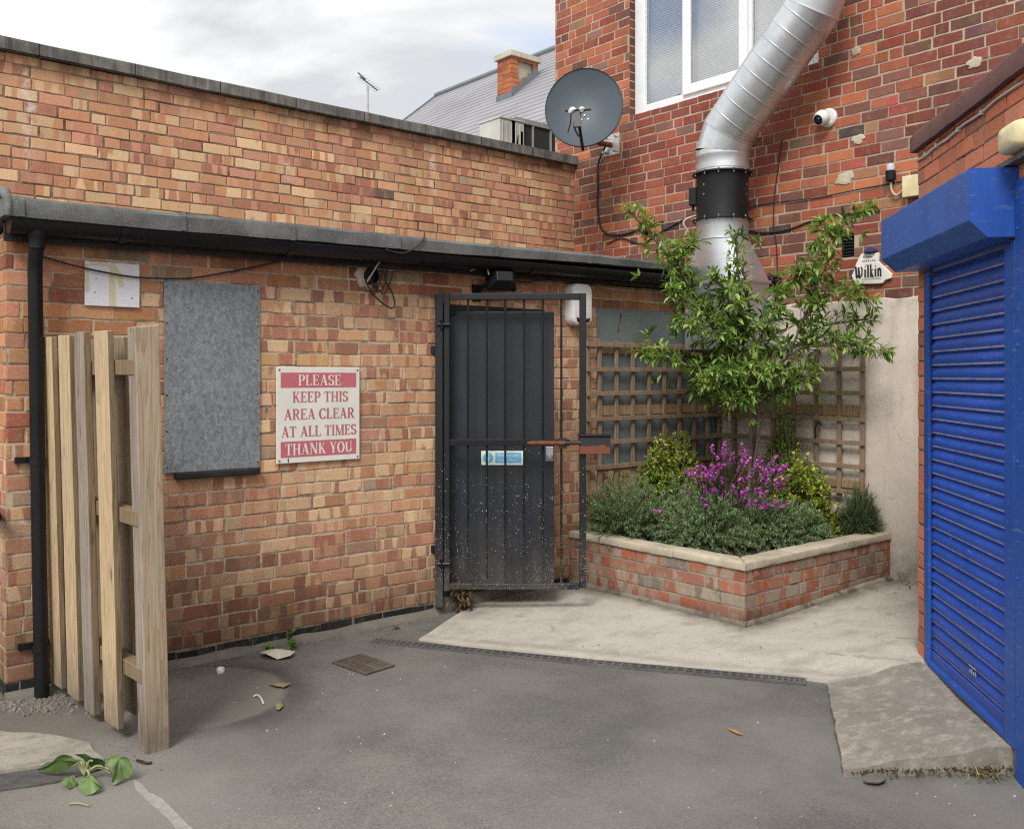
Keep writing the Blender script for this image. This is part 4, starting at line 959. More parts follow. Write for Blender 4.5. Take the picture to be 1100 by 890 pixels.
# notice on the door leaf
nt_ = bpy.data.objects
NO = DH + gn*.0045; zn = lambda py: 1.53 - (py-404)*6.14/F; sn = lambda px: (px-479)*6.14/F
mb = MB(); mb.obox(NO + gd*sn(517) + Vector((0,0,zn(499)-.145)), gd*(sn(562)-sn(517)), gn*.002, (0,0,zn(484)-zn(499)))
notice = put('door_notice', mb, M['signglow'], door)
notice['label'] = 'small blue and white notice plate reading Fire escape keep clear'
nb = NO + gn*.0026 - Vector((0,0,.145)); mb = MB()
nw, nh = sn(562)-sn(517), zn(484)-zn(499); o_ = nb + gd*sn(517) + Vector((0,0,zn(499)))
mb.add([o_ + gd*(nw*.165 + nh*.38*math.cos(2*math.pi*i/24)) + Vector((0,0,nh*.5 + nh*.38*math.sin(2*math.pi*i/24))) for i in range(24)], [tuple(range(24))])
mb.add([o_ + gd*(nw*a) + Vector((0,0,nh*b)) for a, b in ((.335,.12),(.955,.12),(.955,.88),(.335,.88))], [(0,1,2,3)])
put('notice_panel', mb, M['skyblue'], notice)
def sans(txt, name, o, u, v, w, h, mtl, parent):
    cu = bpy.data.curves.new(name, 'FONT'); cu.body = txt; cu.resolution_u = 2; ob = bpy.data.objects.new('tmp', cu); COL.objects.link(ob)
    bpy.context.view_layer.update(); me = ob.evaluated_get(bpy.context.evaluated_depsgraph_get()).to_mesh()
    xs = [q.co.x for q in me.vertices]; ys = [q.co.y for q in me.vertices]; x0, x1, y0, y1 = min(xs), max(xs), min(ys), max(ys)
    mb = MB(); mb.add([Vector(o) + Vector(u)*((q.co.x-x0)/(x1-x0)*w) + Vector(v)*((q.co.y-y0)/(y1-y0)*h) for q in me.vertices], [tuple(p.vertices) for p in me.polygons])
    bpy.data.objects.remove(ob); return put(name, mb, mtl, parent)
o2 = nb + gn*.0006 + gd*sn(517) + Vector((0,0,zn(499)))
sans('Fire escape', 'lettering', o2 + gd*(nw*.40) + Vector((0,0,nh*.54)), gd, (0,0,1), nw*.48, nh*.25, M['signwhite'], notice)
sans('keep clear', 'lettering', o2 + gd*(nw*.40) + Vector((0,0,nh*.20)), gd, (0,0,1), nw*.44, nh*.25, M['signwhite'], notice)
mb = MB(); mb.add([o2 + gd*(nw*.165 + nh*a) + Vector((0,0,nh*b)) for a, b in ((-.05,.25),(.05,.25),(.05,.62),(-.05,.62))], [(0,1,2,3)]); mb.add([o2 + gd*(nw*.165 + nh*.06*math.cos(i)) + Vector((0,0,nh*(.72 + .06*math.sin(i)))) for i in (0,1.05,2.1,3.14,4.2,5.2)], [tuple(range(6))])
put('notice_symbol', mb, M['signwhite'], notice)

# ================================================================== wooden fence at left
fc = thing('wooden_fence', (-5.16, -.55, 0), 'short hit-and-miss wooden fence of yellow and grey boards ending in thick post', 'fence')
fa, fb = Vector((-5.205, -.02, 0)), Vector((-5.145, -1.03, 0)); fd = (fb-fa).normalized(); fn = Vector((fd.y, -fd.x, 0))
if fn.x > 0: fn = -fn
lean = lambda p: Vector((p[0] - .026*p[2], p[1], p[2]))
def board(s0, s1, off, z0, z1, th, m, name='board', tip=0., wob_=.004, lab=None):
    mb = MB(); n = 9; rg = random.Random(int(s0*1000)+int(off*1e4)); dx = [rg.uniform(-wob_, wob_) for _ in range(n+1)]
    rings = []
    for i in range(n+1):
        z = z0 + (z1-z0)*i/n; e = tip if i == n else 0
        rings.append([lean(fa + fd*(s + dx[i]*(1 if s == s0 else .6)) + fn*(off + o2_) + Vector((0,0,z + (e if s == s0 else 0)))) for s, o2_ in ((s0,0),(s1,0),(s1,th),(s0,th))])
    mb.rings(rings)
    for i in range(n): mb.m[i*4+1] = 1
    o = put(name, mb, [m, M['wood_edge']], fc, bev=.003)
    if lab: o['label'] = lab
    return o
board(.0, .160, .0, .05, 1.715, .026, M['wood_new'], tip=.004)
board(.245, .395, .0, .05, 1.715, .026, M['wood_new'], tip=.005)
board(.480, .600, .0, .04, 1.725, .032, M['wood_grey'], lab='grey weathered board among yellow ones')
board(.705, .862, .0, .05, 1.720, .026, M['wood_new'], tip=.002)
for s in (.11, .36, .61, .84): board(s, s+.15, -.10, .06, 1.70, .02, M['wood_back'])
for z in (1.535, .92, .28):
    mb = MB(); mb.rings([[lean(fa + fd*s + fn*o2_ + Vector((0,0,z+dz))) for o2_, dz in ((-.06,0),(-.003,0),(-.003,.062),(-.06,.062))] for s in (-.02, .3, .6, 1.05)]); put('rail', mb, M['wood_edge'], fc, bev=.003)
pz = 1.735
mb = MB(); pc = Vector((-5.088,-1.046,0)); pu = Vector((1,.03,0)); pv = Vector((-.03,1,0)); n = 12
mb.rings([[lean(pc + pu*(a*.0495 + uni(-.0012,.0012)) + pv*(b*.044) + Vector((0,0,-.05 + (pz+.05)*i/n + (.006*a if i == n else 0)))) for a, b in ((-1,-1),(1,-1),(1,1),(-1,1))] for i in range(n+1)])
for i in range(n): mb.m[i*4+3] = 1
put('post', mb, [M['wood_post'], M['wood_grey']], fc, bev=.005)
for s, z in ((.11,1.57),(.36,1.57),(.56,1.56),(.8,1.57),(.11,.955),(.36,.96),(.56,.95),(.8,.955),(.11,.31),(.36,.32),(.8,.31)): mb = MB(); mb.lathe(lean(fa + fd*s + fn*.024 + Vector((0,0,z))), fn, [(0,.004),(.002,.003)], 8); put('nail', mb, M['rust'], fc)

# ================================================================== planter
PL = thing('brick_planter', (-.9, -.75, 0), 'low red brick planter with pale stone coping in the corner of the yard', 'planter')
px0, py0, ph = -1.742, -1.531, .362
mb = MB()
bricks(mb, (px0, 0, -.03), (0,-1,0), (0,0,1), (-1,0,0), -py0, ph+.03, .228, .0790, [], palP, 51, header=.12, proud=.004)
bricks(mb, (px0, py0, -.03), (1,0,0), (0,0,1), (0,-1,0), -px0-.002, ph+.03, .228, .0790, [], palP, 52, header=.12, proud=.004)
k0 = len(mb.v); mb.add([(px0+.11,-.0,0),(px0+.11,py0+.11,0),(-.0,py0+.11,0),(px0+.11,0,ph),(px0+.11,py0+.11,ph),(0,py0+.11,ph)], [(0,1,4,3),(1,2,5,4)], 1)
mb.c += [(1,1,1,1)]*6; mb.b += [((1,1,1,1),(0,0,0))]*6
put('wall', mb, [M['brickP'], M['mortP']], PL)
mb = MB(); rg = random.Random(5)
hp = [(-.03,-.03), (-.026,.008), (-.012,.026), (-.004,.030)]
mb.rings([[(px0 + a + rg.uniform(-.004,.004), y, zslab(px0, y) + b) for a, b in hp] for y in [-.02 + (py0-.0)*i/20 for i in range(21)]], False)
mb.rings([[(x, py0 + a + rg.uniform(-.004,.004), zslab(x, py0) + b) for a, b in hp] for x in [px0 - .02 + (-px0+.02)*i/24 for i in range(25)]], False)
put('wall_foot', mb, M['mortP'], PL, smooth=True, ang=70)
def slabstone(poly, name='coping_stone', th=.046):
    pts = []
    for i, p in enumerate(poly):
        q = poly[(i+1) % len(poly)]; L = math.dist(p, q); n = max(1, int(L/.05))
        for k in range(n):
            t = k/n; a = .0035 if k else .001; pts.append((p[0]+(q[0]-p[0])*t + rg.uniform(-a,a), p[1]+(q[1]-p[1])*t + rg.uniform(-a,a)))
    cx = sum(p[0] for p in pts)/len(pts); cy = sum(p[1] for p in pts)/len(pts); mb = MB(); dz = rg.uniform(-.002,.002)
    rings = []
    for z, k in ((0,.004), (.006,0), (th-.008,0), (th-.002,.004), (th,.010)):
        rr_ = []
        for x, y in pts:
            l = math.hypot(x-cx, y-cy); rr_.append((x-(x-cx)/l*k, y-(y-cy)/l*k, ph + .001 + z + dz + rg.uniform(-.0016,.0016)))
        rings.append(rr_)
    mb.rings(rings); return put(name, mb, M['stone'], PL, smooth=True, ang=50)
ov = .018; w_ = .135
e = [-.012, -.50, -.99]
for a, b in ((-.012,-.498), (-.502,-.985)): slabstone([(px0-ov, a), (px0-ov, b), (px0+w_, b), (px0+w_, a)])
slabstone([(px0-ov, -.989), (px0-ov, py0-ov), (px0+w_, py0+w_), (px0+w_, -.989)])
slabstone([(px0-ov+.005, py0-ov-.001), (-1.22, py0-ov), (-1.22, py0+w_), (px0+w_+.004, py0+w_-.001)])
for a, b in ((-1.216,-.62), (-.616,-.03)): slabstone([(a, py0-ov), (b, py0-ov), (b, py0+w_), (a, py0+w_)])
mb = MB(); n = 22; hs = {}
def zsoil(x, y): return .335 + .03*math.sin(x*4.1+1)*math.cos(y*3.7) + .012*math.sin(x*17)*math.sin(y*19)
mb.add([(px0+.12 + (-px0-.13)*i/n, -.012 + (py0+.13)*j/n, zsoil(px0+.12 + (-px0-.13)*i/n, (py0+.13)*j/n)) for j in range(n+1) for i in range(n+1)], [(j*(n+1)+i, j*(n+1)+i+1, (j+1)*(n+1)+i+1, (j+1)*(n+1)+i) for j in range(n) for i in range(n)])
put('soil', mb, M['soil'], PL, smooth=True, ang=180)

# ================================================================== trellises
RZ = [1.765, 1.58, 1.40, 1.215, 1.04, .858, .68]
def trellis(label, o, u, n, ups, z0, z1, s0, s1, planks):
    t = thing('trellis', tuple(Vector(o) + Vector(u)*((s0+s1)/2) + Vector((0,0,z0))), label, 'trellis')
    o, u, n = Vector(o), Vector(u), Vector(n); rg = random.Random(len(ups))
    for za, zb, a, b in planks:
        mb = MB(); mb.obox(o + u*a + n*.013 + Vector((0,0,za)), u*(b-a), n*.017, (0,0,zb-za)); put('plank', mb, M['trellis_pale'], t, bev=.002)
    for s in ups:
        mb = MB(); mb.obox(o + u*(s-.016+rg.uniform(-.004,.004)) + n*.031 + Vector((0,0,z0+rg.uniform(-.015,.015))), u*.033 + Vector((0,0,rg.uniform(-.003,.003))), n*.018, (rg.uniform(-.004,.004)*u.x, rg.uniform(-.004,.004)*u.y, z1-z0)); put('upright_batten', mb, M['trellis'], t, bev=.002)
    for z in RZ:
        mb = MB(); dz = rg.uniform(-.008,.008); mb.obox(o + u*s0 + n*.0495 + Vector((0,0,z-.016)), u*(s1-s0) + Vector((0,0,dz)), n*.019, (0,0,.033)); put('cross_batten', mb, M['trellis'], t, bev=.002)
    return t
trellis('square-mesh brown trellis over blue-grey sheet on the annex wall', (0,0,0), (1,0,0), (0,-1,0), [-1.60] + [-1.47+.182*i for i in range(8)], .62, 1.80, -1.62, -.07, [(1.70,1.785,-1.46,-.02), (1.235,1.31,-1.46,-.02)])
ys = [-PB(px, 420).y for px in (777,793,813,835,857,881,906,931)]
trellis('square-mesh brown trellis fixed to the pale rendered wall', (-.016,0,0), (0,-1,0), (-1,0,0), ys, .62, 1.74, .02, ys[-1]+.03, [(1.235,1.315,.06,ys[-1]), (.70,.76,.06,ys[-1])])
hk = MB(); hk.tube(spline([PB(876,470,-.07), PB(876,458,-.07), PB(880,453,-.07), PB(882,457,-.07)], 5), .007, 6); tag(put('trellis_hook', hk, M['cable'], smooth=True, ang=180), 'small dark metal hook hanging on the right trellis', 'hook')

# ================================================================== extraction duct
DC = Vector((-.37, -.321, 0)); dr = .208
du = thing('extraction_duct', (-.37, -.35, 1.7), 'large silver ribbed extraction duct rising up the red brick wall', 'duct')
def ring(c, d, r, n=36):
    d = Vector(d).normalized(); a = Vector((1,0,0)); b = d.cross(a).normalized(); a = b.cross(d)
    return [Vector(c) + (a*math.cos(2*math.pi*i/n) + b*math.sin(2*math.pi*i/n))*r for i in range(n)]
V45 = Vector((0,-1,1)).normalized(); Zv = Vector((0,0,1))
P0 = DC + Vector((0,0,3.30)); P1 = P0 + (Vector((0,0,1)) + V45).normalized()*.16; P2 = P1 + V45*.10
mb = MB()
mb.rings([ring(DC + Vector((0,0,z)), Zv, r) for z, r in ((3.14,dr), (3.155,dr), (3.157,dr+.004), (3.19,dr+.004), (3.192,dr), (3.25,dr), (3.26,dr+.005), (3.275,dr+.005), (3.28,dr), (3.31,dr))], False)
put('duct_collar', mb, M['duct'], du, smooth=True, ang=28)
e0 = DC + Vector((0,0,3.31)); bd = (Zv + V45).normalized()
e1 = e0 + bd*.17; run0 = e1; run1 = Vector((-.37, -1.085, 0)); L = 0
# 45 degree bend in two mitred gores, then the inclined ribbed run, then the bend back to vertical
m1 = (Zv + bd).normalized(); m2 = (bd + V45).normalized()
def gore(c, d, mnorm, r, n=36):      # ring of a cylinder with axis d cut by a plane with normal mnorm
    return [p + d*(-((p - c).dot(mnorm)) / d.dot(mnorm)) for p in ring(c, d, r, n)]
mb = MB(); mb.rings([gore(e0, bd, m1, dr), gore(e1, bd, m2, dr)], False); mb.rings([gore(e0, bd, m1, dr+.004), gore(e0 + bd*.014, bd, m1, dr+.004)], False); mb.rings([gore(e1 - bd*.012, bd, m2, dr+.004), gore(e1, bd, m2, dr+.005)], False)
put('duct_bend', mb, M['duct'], du, smooth=True, ang=28)
run = 1.04; f0 = e1 + V45*run
rings = [gore(e1, V45, m2, dr)]; nr = 8
for i in range(nr):
    c = e1 + V45*(run*(i+.75)/(nr+.4)); sp = (V45 + Vector((.10,0,0))).normalized()
    for k, r in ((-.006,dr), (-.003,dr+.005), (.003,dr+.005), (.006,dr)): rings.append([p + V45*0 for p in gore(c + V45*k, V45, sp, r)])
rings.append(gore(f0, V45, m2, dr))
mb = MB(); mb.rings(rings, False); put('duct_run', mb, M['duct'], du, smooth=True, ang=28)
f1 = f0 + bd*.20
mb = MB(); mb.rings([gore(f0, bd, m2, dr), gore(f1, bd, m1, dr)], False); mb.rings([gore(f0, bd, m2, dr+.005), gore(f0 + bd*.014, bd, m2, dr+.004)], False); mb.rings([gore(f1 - bd*.014, bd, m1, dr+.004), gore(f1, bd, m1, dr+.005)], False); put('duct_bend', mb, M['duct'], du, smooth=True, ang=28)
mb = MB(); tp = [gore(f1, Zv, m1, dr)]
for i in range(12):
    for k, r in ((-.006,dr), (-.003,dr+.005), (.003,dr+.005), (.006,dr)): tp.append(ring(f1 + Vector((0,0,.15 + .15*i + k)), Zv, r))
tp.append(ring(f1 + Vector((0,0,2.0)), Zv, dr)); mb.rings(tp, False); put('duct_run', mb, M['duct'], du, smooth=True, ang=28)
# black in-line fan
mb = MB(); mb.rings([ring(DC + Vector((0,0,z)), Zv, r) for z, r in ((2.758,.205), (2.758,.236), (2.768,.236), (2.770,.206), (2.782,.204), (3.11,.204), (3.122,.206), (3.124,.236), (3.136,.236), (3.136,.205))], True)
fan = put('fan_casing', mb, M['black'], du, smooth=True, ang=30)
mb = MB()
for an in (173, 285):
    for z in (2.955, 3.03):
        d = Vector((math.cos(R(an)), math.sin(R(an)), 0)); mb.lathe(DC + d*.203 + Vector((0,0,z)), d, [(0,.009),(.003,.009),(.005,.005)], 10)
for i in range(12):
    d = Vector((math.cos(i*math.pi/6), math.sin(i*math.pi/6), 0))
    for z in (2.745, 3.108): mb.lathe(DC + d*.222 + Vector((0,0,z)), Zv, [(0,.007),(.04,.007)], 6)
put('bolt', mb, M['steel'], fan, smooth=True, ang=40)
d = Vector((-.45,.89,0)).normalized(); mb = MB(); mb.obox(DC + d*.2 + Vector((0,0,2.90)) - d.cross(Zv)*.045, d.cross(Zv)*.09, d*.06, (0,0,.14)); mb.tube([DC + d*.235 + Vector((0,0,2.86)), DC + d*.235 + Vector((0,0,2.9))], .012, 8); put('switch_box', mb, M['black'], fan, bev=.006)
mb = MB(); mb.rings([ring(DC + Vector((0,0,z)), Zv, r) for z, r in ((2.60,dr+.004), (2.606,dr+.006), (2.612,dr-.004), (2.745,dr-.004), (2.757,dr))], False); put('duct_collar', mb, M['duct'], du, smooth=True, ang=28)
# round-to-rectangular hood and the box below it
bx0, bx1, by0, by1 = -.565, -.235, -.665, -.10
rect = []
for i in range(36):
    a = 2*math.pi*i/36
    d = ring((0,0,0), Zv, 1.)[i]; k = min(((bx1-bx0)/2)/max(1e-6, abs(d.x)), ((by1-by0)/2)/max(1e-6, abs(d.y))); rect.append(Vector(((bx0+bx1)/2 + d.x*k, (by0+by1)/2 + d.y*k, 2.27)))
mb = MB(); mb.rings([ring(DC + Vector((0,0,2.605)), Zv, dr), rect], False); put('duct_transition', mb, M['duct'], du, smooth=True, ang=20)
mb = MB(); mb.box((bx0,by0,1.74), (bx1,by1,2.262)); mb.box((bx0-.012,by0-.012,2.250), (bx1+.012,by1+.012,2.272)); mb.box((bx1,by0+.05,1.76), (-.02,by1-.05,2.1)); put('duct_box', mb, M['duct'], du, bev=.003)
mb = MB(); mb.tube([PB(828,312,-.06), PB(827,350,-.06)], .034, 14); tag(put('vent_stub', mb, M['duct'], smooth=True, ang=40), 'short grey metal pipe fixed upright to wall right of duct', 'pipe')
mb = MB(); rg = random.Random(12); c = PB(833,302,-.10)
for i in range(22):
    p = c + Vector((rg.uniform(-.06,.05), rg.uniform(-.09,.09), rg.uniform(-.035,.04))); q = p + Vector((rg.uniform(-.05,.05), rg.uniform(-.07,.07), rg.uniform(-.04,.04))); mb.tube(spline([p, (p+q)/2 + Vector((0,0,rg.uniform(-.03,.03))), q], 4), .011, 6)
tag(put('cable_tangle', mb, M['cable'], smooth=True, ang=180), 'black tangle of old cable hanging on wall above grey metal pipe', 'cable')
cable('pale cable curving from the fan switch box down behind the duct', [DC + d*.24 + Vector((-.02,0,2.9)), DC + Vector((-.14,.24,2.80)), DC + Vector((-.12,.235,2.68)), DC + Vector((-.02,.24,2.58))], .008, 'palecable')
WBp = lambda px, py, x=-.012: tuple(PB(px, py, x))
cable('thin dark cable hanging down red brick wall right of the duct', [WBp(840,150), WBp(836,180), WBp(832,210), WBp(831,240), WBp(834,265), WBp(835,292)], .005)
cable('dark cable swooping from duct up to the right across red brick', [WBp(803,247), WBp(820,250), WBp(845,247), WBp(870,238), WBp(890,232), WBp(915,230), WBp(945,226)], .007)
cable('upper dark cable along a mortar line from fan towards white box', [WBp(803,226), WBp(813,221), WBp(840,217), WBp(880,212), WBp(920,204), WBp(968,195)], .005)
cable('dark cable dropping from the dish bracket and bending along the wall', [WBp(650,158,-.05), WBp(643,175,-.03), WBp(642,200), WBp(643,235), WBp(650,250), WBp(668,252), WBp(690,245), WBp(712,238)], .010)
cable('second dark cable under the dish crossing to the duct', [WBp(652,262), WBp(668,256), WBp(690,262), WBp(705,252), WBp(745,230)], .006)

# ================================================================== satellite dish
sd = thing('satellite_dish', tuple(PB(655,157)), 'large round dark grey satellite dish on brick corner above coping', 'satellite dish')
c = PD(627, 115, 8.30); ax_ = (FW*-.955 + RT*-.17 + Vector((0,0,.24))).normalized()
h = ax_.cross(Zv).normalized(); v_ = h.cross(ax_); v_ = v_ if v_.z > 0 else -v_
def dring(k, d): return [c + h*(.345*k*math.cos(2*math.pi*i/56)) + v_*(.385*k*math.sin(2*math.pi*i/56)) + ax_*d for i in range(56)]
mb = MB(); fr_ = [dring(k, -.10*(1-k*k)) for k in (.02,.2,.4,.6,.75,.88,.96,.985)]; bk = [dring(k, -.10*(1-k*k)-.006) for k in (1.0,.9,.7,.4,.02)]
mb.rings(fr_ + [dring(.99,.002), dring(1.0,.006), dring(1.008,.0), dring(1.004,-.012)] + bk, True); put('reflector', mb, M['dish'], sd, smooth=True, ang=50)
mb = MB()
for px, py in ((627,119), (623.5,124), (631,123.5)): 
    q = c + h*((px-627)*8.3/F*(1 if h.dot(RT) > 0 else -1)) + v_*((115-py)*8.3/F); mb.lathe(q - ax_*.094, ax_, [(0,.010),(.004,.009),(.007,.005)], 10)
put('bolt', mb, M['silver'], sd, smooth=True)
lb = c - v_*.27 + ax_*.42
mb = MB(); mb.tube([c - v_*.40 - ax_*.03, c - v_*.37 + ax_*.18, lb - v_*.05], .014, 8); put('arm', mb, M['black'], sd, smooth=True, ang=60)
for s in (-1, 1):
    mb = MB(); q = lb + h*(.042*s + .01); mb.lathe(q, (c - q).normalized(), [(-.08,.014), (-.05,.018), (-.0,.018), (.010,.027), (.040,.029), (.045,.022)], 14); put('receiver', mb, M['white'] if s*h.dot(RT) < 0 else M['silver'], sd, smooth=True, ang=40)
mb = MB(); mb.tube([lb - h*.11, lb + h*.11], .008, 6); mb.tube(spline([lb - ax_*.0 - v_*.04, lb - v_*.14 + h*.03, lb - v_*.24 - h*.01], 5), .009, 6); mb.tube(spline([lb + h*.06, lb - v_*.1 + h*.06, lb - v_*.2 + h*.08], 5), .006, 6); mb.obox(lb - h*.03 - v_*.16 , h*.06, v_*.13, ax_*.02); put('receiver_holder', mb, M['black'], sd, smooth=True, ang=40)
bp_ = PB(657,156)
mb = MB(); mb.box((-.012, bp_.y-.11, bp_.z-.10), (-.002, bp_.y+.09, bp_.z+.10)); put('wall_plate', mb, M['silver'], sd, bev=.002)
mb = MB(); mb.tube([(-.01, bp_.y, bp_.z), (-.14, bp_.y+.02, bp_.z), c - ax_*.13 - v_*.12], .026, 10); mb.obox(c - ax_*.16 - h*.07 - v_*.12, h*.14, v_*.24, ax_*.05); put('bracket_arm', mb, M['rust'], sd, smooth=True, ang=40)
for dy in (-.07, .05):
    mb = MB(); mb.tube([(-.012, bp_.y+dy, bp_.z-.07), (-.07, bp_.y+dy, bp_.z-.07)], .012, 8); mb.tube([(-.012, bp_.y+dy, bp_.z+.07), (-.05, bp_.y+dy, bp_.z+.07)], .010, 8); put('anchor_bolt', mb, M['silver'], sd, smooth=True, ang=40)

# ================================================================== small fittings on the red wall
cc = PB(887,128); cv = thing('security_camera', tuple(cc), 'white round security camera on red brick wall right of duct', 'camera')
mb = MB(); mb.lathe((-.002, cc.y-.03, cc.z), (-1,0,0), [(0,.072),(.022,.072),(.034,.060)], 24); put('base', mb, M['white'], cv, smooth=True, ang=40)
aim = Vector((-.78,.15,-.42)).normalized(); bc = Vector((-.075, cc.y-.015, cc.z-.005))
mb = MB(); mb.lathe(bc, aim, [(-.055,.02),(-.04,.045),(-.01,.058),(.02,.056),(.045,.046),(.048,.040)], 24); put('camera_ball', mb, M['white'], cv, smooth=True, ang=50)
mb = MB(); mb.lathe(bc + aim*.047, aim, [(0,.039),(.003,.038),(.004,.018),(.009,.015)], 20); put('lens', mb, surf('lens_black', (.01,.01,.012), (.015,.015,.018), 4, .15, 0), cv, smooth=True, ang=40)
pc_ = PB(960,188); ps = thing('light_sensor', tuple(pc_), 'small black light sensor with clear cap beside the white box', 'sensor')
mb = MB(); mb.lathe((-.045, pc_.y, pc_.z-.055), Zv, [(0,.018),(.012,.032),(.075,.036),(.08,.030)], 16); mb.box((-.045, pc_.y-.02, pc_.z-.03), (-.002, pc_.y+.02, pc_.z+.01)); put('body', mb, M['black'], ps, smooth=True, ang=40)
mb = MB(); mb.lathe((-.045, pc_.y, pc_.z+.026), Zv, [(0,.029),(.035,.030),(.045,.024)], 16); put('clear_cap', mb, surf('clear_cap', (.42,.46,.5), (.5,.54,.57), 3, .1, 0), ps, smooth=True, ang=40)
b0 = PB(973,202); bb_ = thing('junction_box', tuple(b0), 'cream junction box at the edge of wall above the blue shutter box', 'junction box')
mb = MB(); mb.box((-.055, b0.y-.13, b0.z-.075), (-.002, b0.y, b0.z+.075)); put('case', mb, M['cream'], bb_, bev=.004)
cable('pale cable looping from the light sensor to the cream junction box', [(-.04, pc_.y, pc_.z-.055), (-.035, pc_.y-.005, pc_.z-.12), (-.03, pc_.y-.04, pc_.z-.155), (-.03, pc_.y-.085, pc_.z-.12), (-.04, b0.y-.002, b0.z+.0)], .008, 'palecable')
mb = MB(); rg = random.Random(4)
for px, py, r in ((907,192,.075), (922,150,.05), (1047,68,.05), (800+120,55,.045)):
    mb = MB(); q = PB(px, py); k0 = len(mb.v); n = 16; rr_ = [r*rg.uniform(.7,1.25) for _ in range(n)]
    mb.rings([[(x, q.y + math.cos(2*math.pi*i/n)*rr_[i]*k, q.z + .8*math.sin(2*math.pi*i/n)*rr_[i]*k) for i in range(n)] for x, k in ((-.002,1), (-.009,.93), (-.013,.6), (-.011,.2))]); put('mortar_patch', mb, M['stone'], tower, smooth=True)
# brewery-style plaque
q = PB(934, 290); pq = thing('name_plaque', tuple(q), 'white shaped plaque with black word Wilkin half hidden behind blue shutter box', 'plaque')
def pp(px, py, x=-.03): p = PB(px, py, 0); return Vector((x, p.y, p.z))
out_ = [(927,273),(946,271.5),(945.5,281),(960,294.5),(959.5,299),(953,301),(950,304.5),(944,305),(922,305.5),(919,301),(917,296.5),(920,290),(921.5,284)]
mb = MB(); mb.prism([pp(a, b, -.006) for a, b in out_], (-.024,0,0)); put('plaque_board', mb, M['signwhite'], pq, bev=.004)
mb = MB(); a_ = pp(937,271.5,-.02); mb.lathe(a_ , Zv, [(-.0,.05),(.012,.05),(.03,.03),(.038,.01)], 14); put('finial', mb, M['cap'], pq, smooth=True, ang=40)
mb = MB(); uu = (pp(950,297.2,-.0312) - pp(921,299.2,-.0312)); text_mesh(mb, 'Wilkin', pp(920.5,299.2,-.0312), uu.normalized(), (0,0,1), 0, uu.length*1.0, 0, .082); put('lettering', mb, M['signblack'], pq)
mb = MB(); rg = random.Random(9)
for (xa, ya, xb, yb, h_, n) in ((929.5,277.2,940,276.4,.010,4), (928.5,281.8,943,280.6,.011,7), (932,285.8,939,285.2,.012,3), (928,300.9,949,299.6,.008,10)):
    a_, b_ = pp(xa, ya, -.0312), pp(xb, yb, -.0312); u_ = (b_-a_)/n
    for i in range(n):
        o_ = a_ + u_*(i+.1); w2 = u_*rg.uniform(.25,.38); hh = Vector((0,0,h_*rg.uniform(.8,1.15)))
        mb.add([o_, o_+w2, o_+w2+hh, o_+hh], [(0,1,2,3)]); mb.add([o_+u_*.45, o_+u_*.72, o_+u_*.72+hh*.55, o_+u_*.45+hh*.55], [(0,1,2,3)])
put('small_print', mb, M['signblack'], pq)
# lamp and cable on the shuttered building
lm = thing('bulkhead_lamp', tuple(WC(1.31,.0,2.36)), 'cream rounded bulkhead lamp above the blue shutter box', 'lamp')
mb = MB(); nn = 20
mb.rings([[WC(1.34 + (.10*k)*math.copysign(abs(math.cos(2*math.pi*i/nn))**.35, math.cos(2*math.pi*i/nn)), .004 + dd, 2.44 + .054*k*math.copysign(abs(math.sin(2*math.pi*i/nn))**.35, math.sin(2*math.pi*i/nn))) for i in range(nn)] for dd, k in ((0,1),(.025,1.02),(.055,.99),(.075,.9),(.085,.7),(.088,.2))]); put('lamp_cover', mb, M['cream'], lm, smooth=True, ang=60)
mb = MB(); mb.obox(WC(1.06,.003,2.352), CU*.36, CN*.05, (0,0,.022)); put('lamp_base', mb, M['hallcoping'], lm, bev=.002)
mb = MB(); pts = [WC(s, .012, z) for s, z in ((-.005,2.655),(.15,2.645),(.30,2.655),(.48,2.65),(.66,2.662),(.86,2.656),(1.05,2.665),(1.3,2.66))]; mb.tube(spline(pts, 5), .007, 6)
for s in (.15,.32,.62,.9): mb.obox(WC(s, .004, 2.645), CU*.012, CN*.02, (0,0,.02))
tag(put('wall_cable', mb, M['palecable'], smooth=True, ang=60), 'pale clipped cable running under the dark red coping', 'cable')

# ================================================================== distance: slate roof, chimney, roof unit, aerial
hs = thing('slate_house', (8, 9, 0), 'distant house with grey slate roof and small brick chimney', 'house')
XR, ZR, SL = 6.0, 7.92, .812
zr = lambda x: ZR - SL*(XR - x)
mb = MB(); y0, y1 = 2.6, 12.55; x = XR; k = 0; dx = .16
while x > 1.0:
    za, zb_ = zr(x), zr(x-dx); e = .018
    mb.add([(x, y0, za+.002), (x, y1, za+.002), (x-dx, y1, zb_+e), (x-dx, y0, zb_+e), (x-dx, y1, zb_-.005), (x-dx, y0, zb_-.005)], [(0,1,2,3), (3,2,4,5)]); x -= dx
mb.add([(XR,y0,ZR),(XR,y1,ZR),(11,y1,zr(1)),(11,y0,zr(1))], [(0,1,2,3)])
roof = put('roof', mb, M['slate'], hs)
mb = MB(); mb.tube([(XR, y0, ZR+.02), (XR, y1, ZR+.02)], .07, 8); mb.box((1.0,y1-.02,zr(1)-.2), (1.02,y1+.02,zr(1)-.1)); mb.prism([(XR,y1+.03,ZR+.05),(1.0,y1+.03,zr(1)+.05),(1.0,y1+.03,zr(1)-.1),(XR,y1+.03,ZR-.1)], (0,-.05,0)); put('ridge', mb, M['lead'], roof)
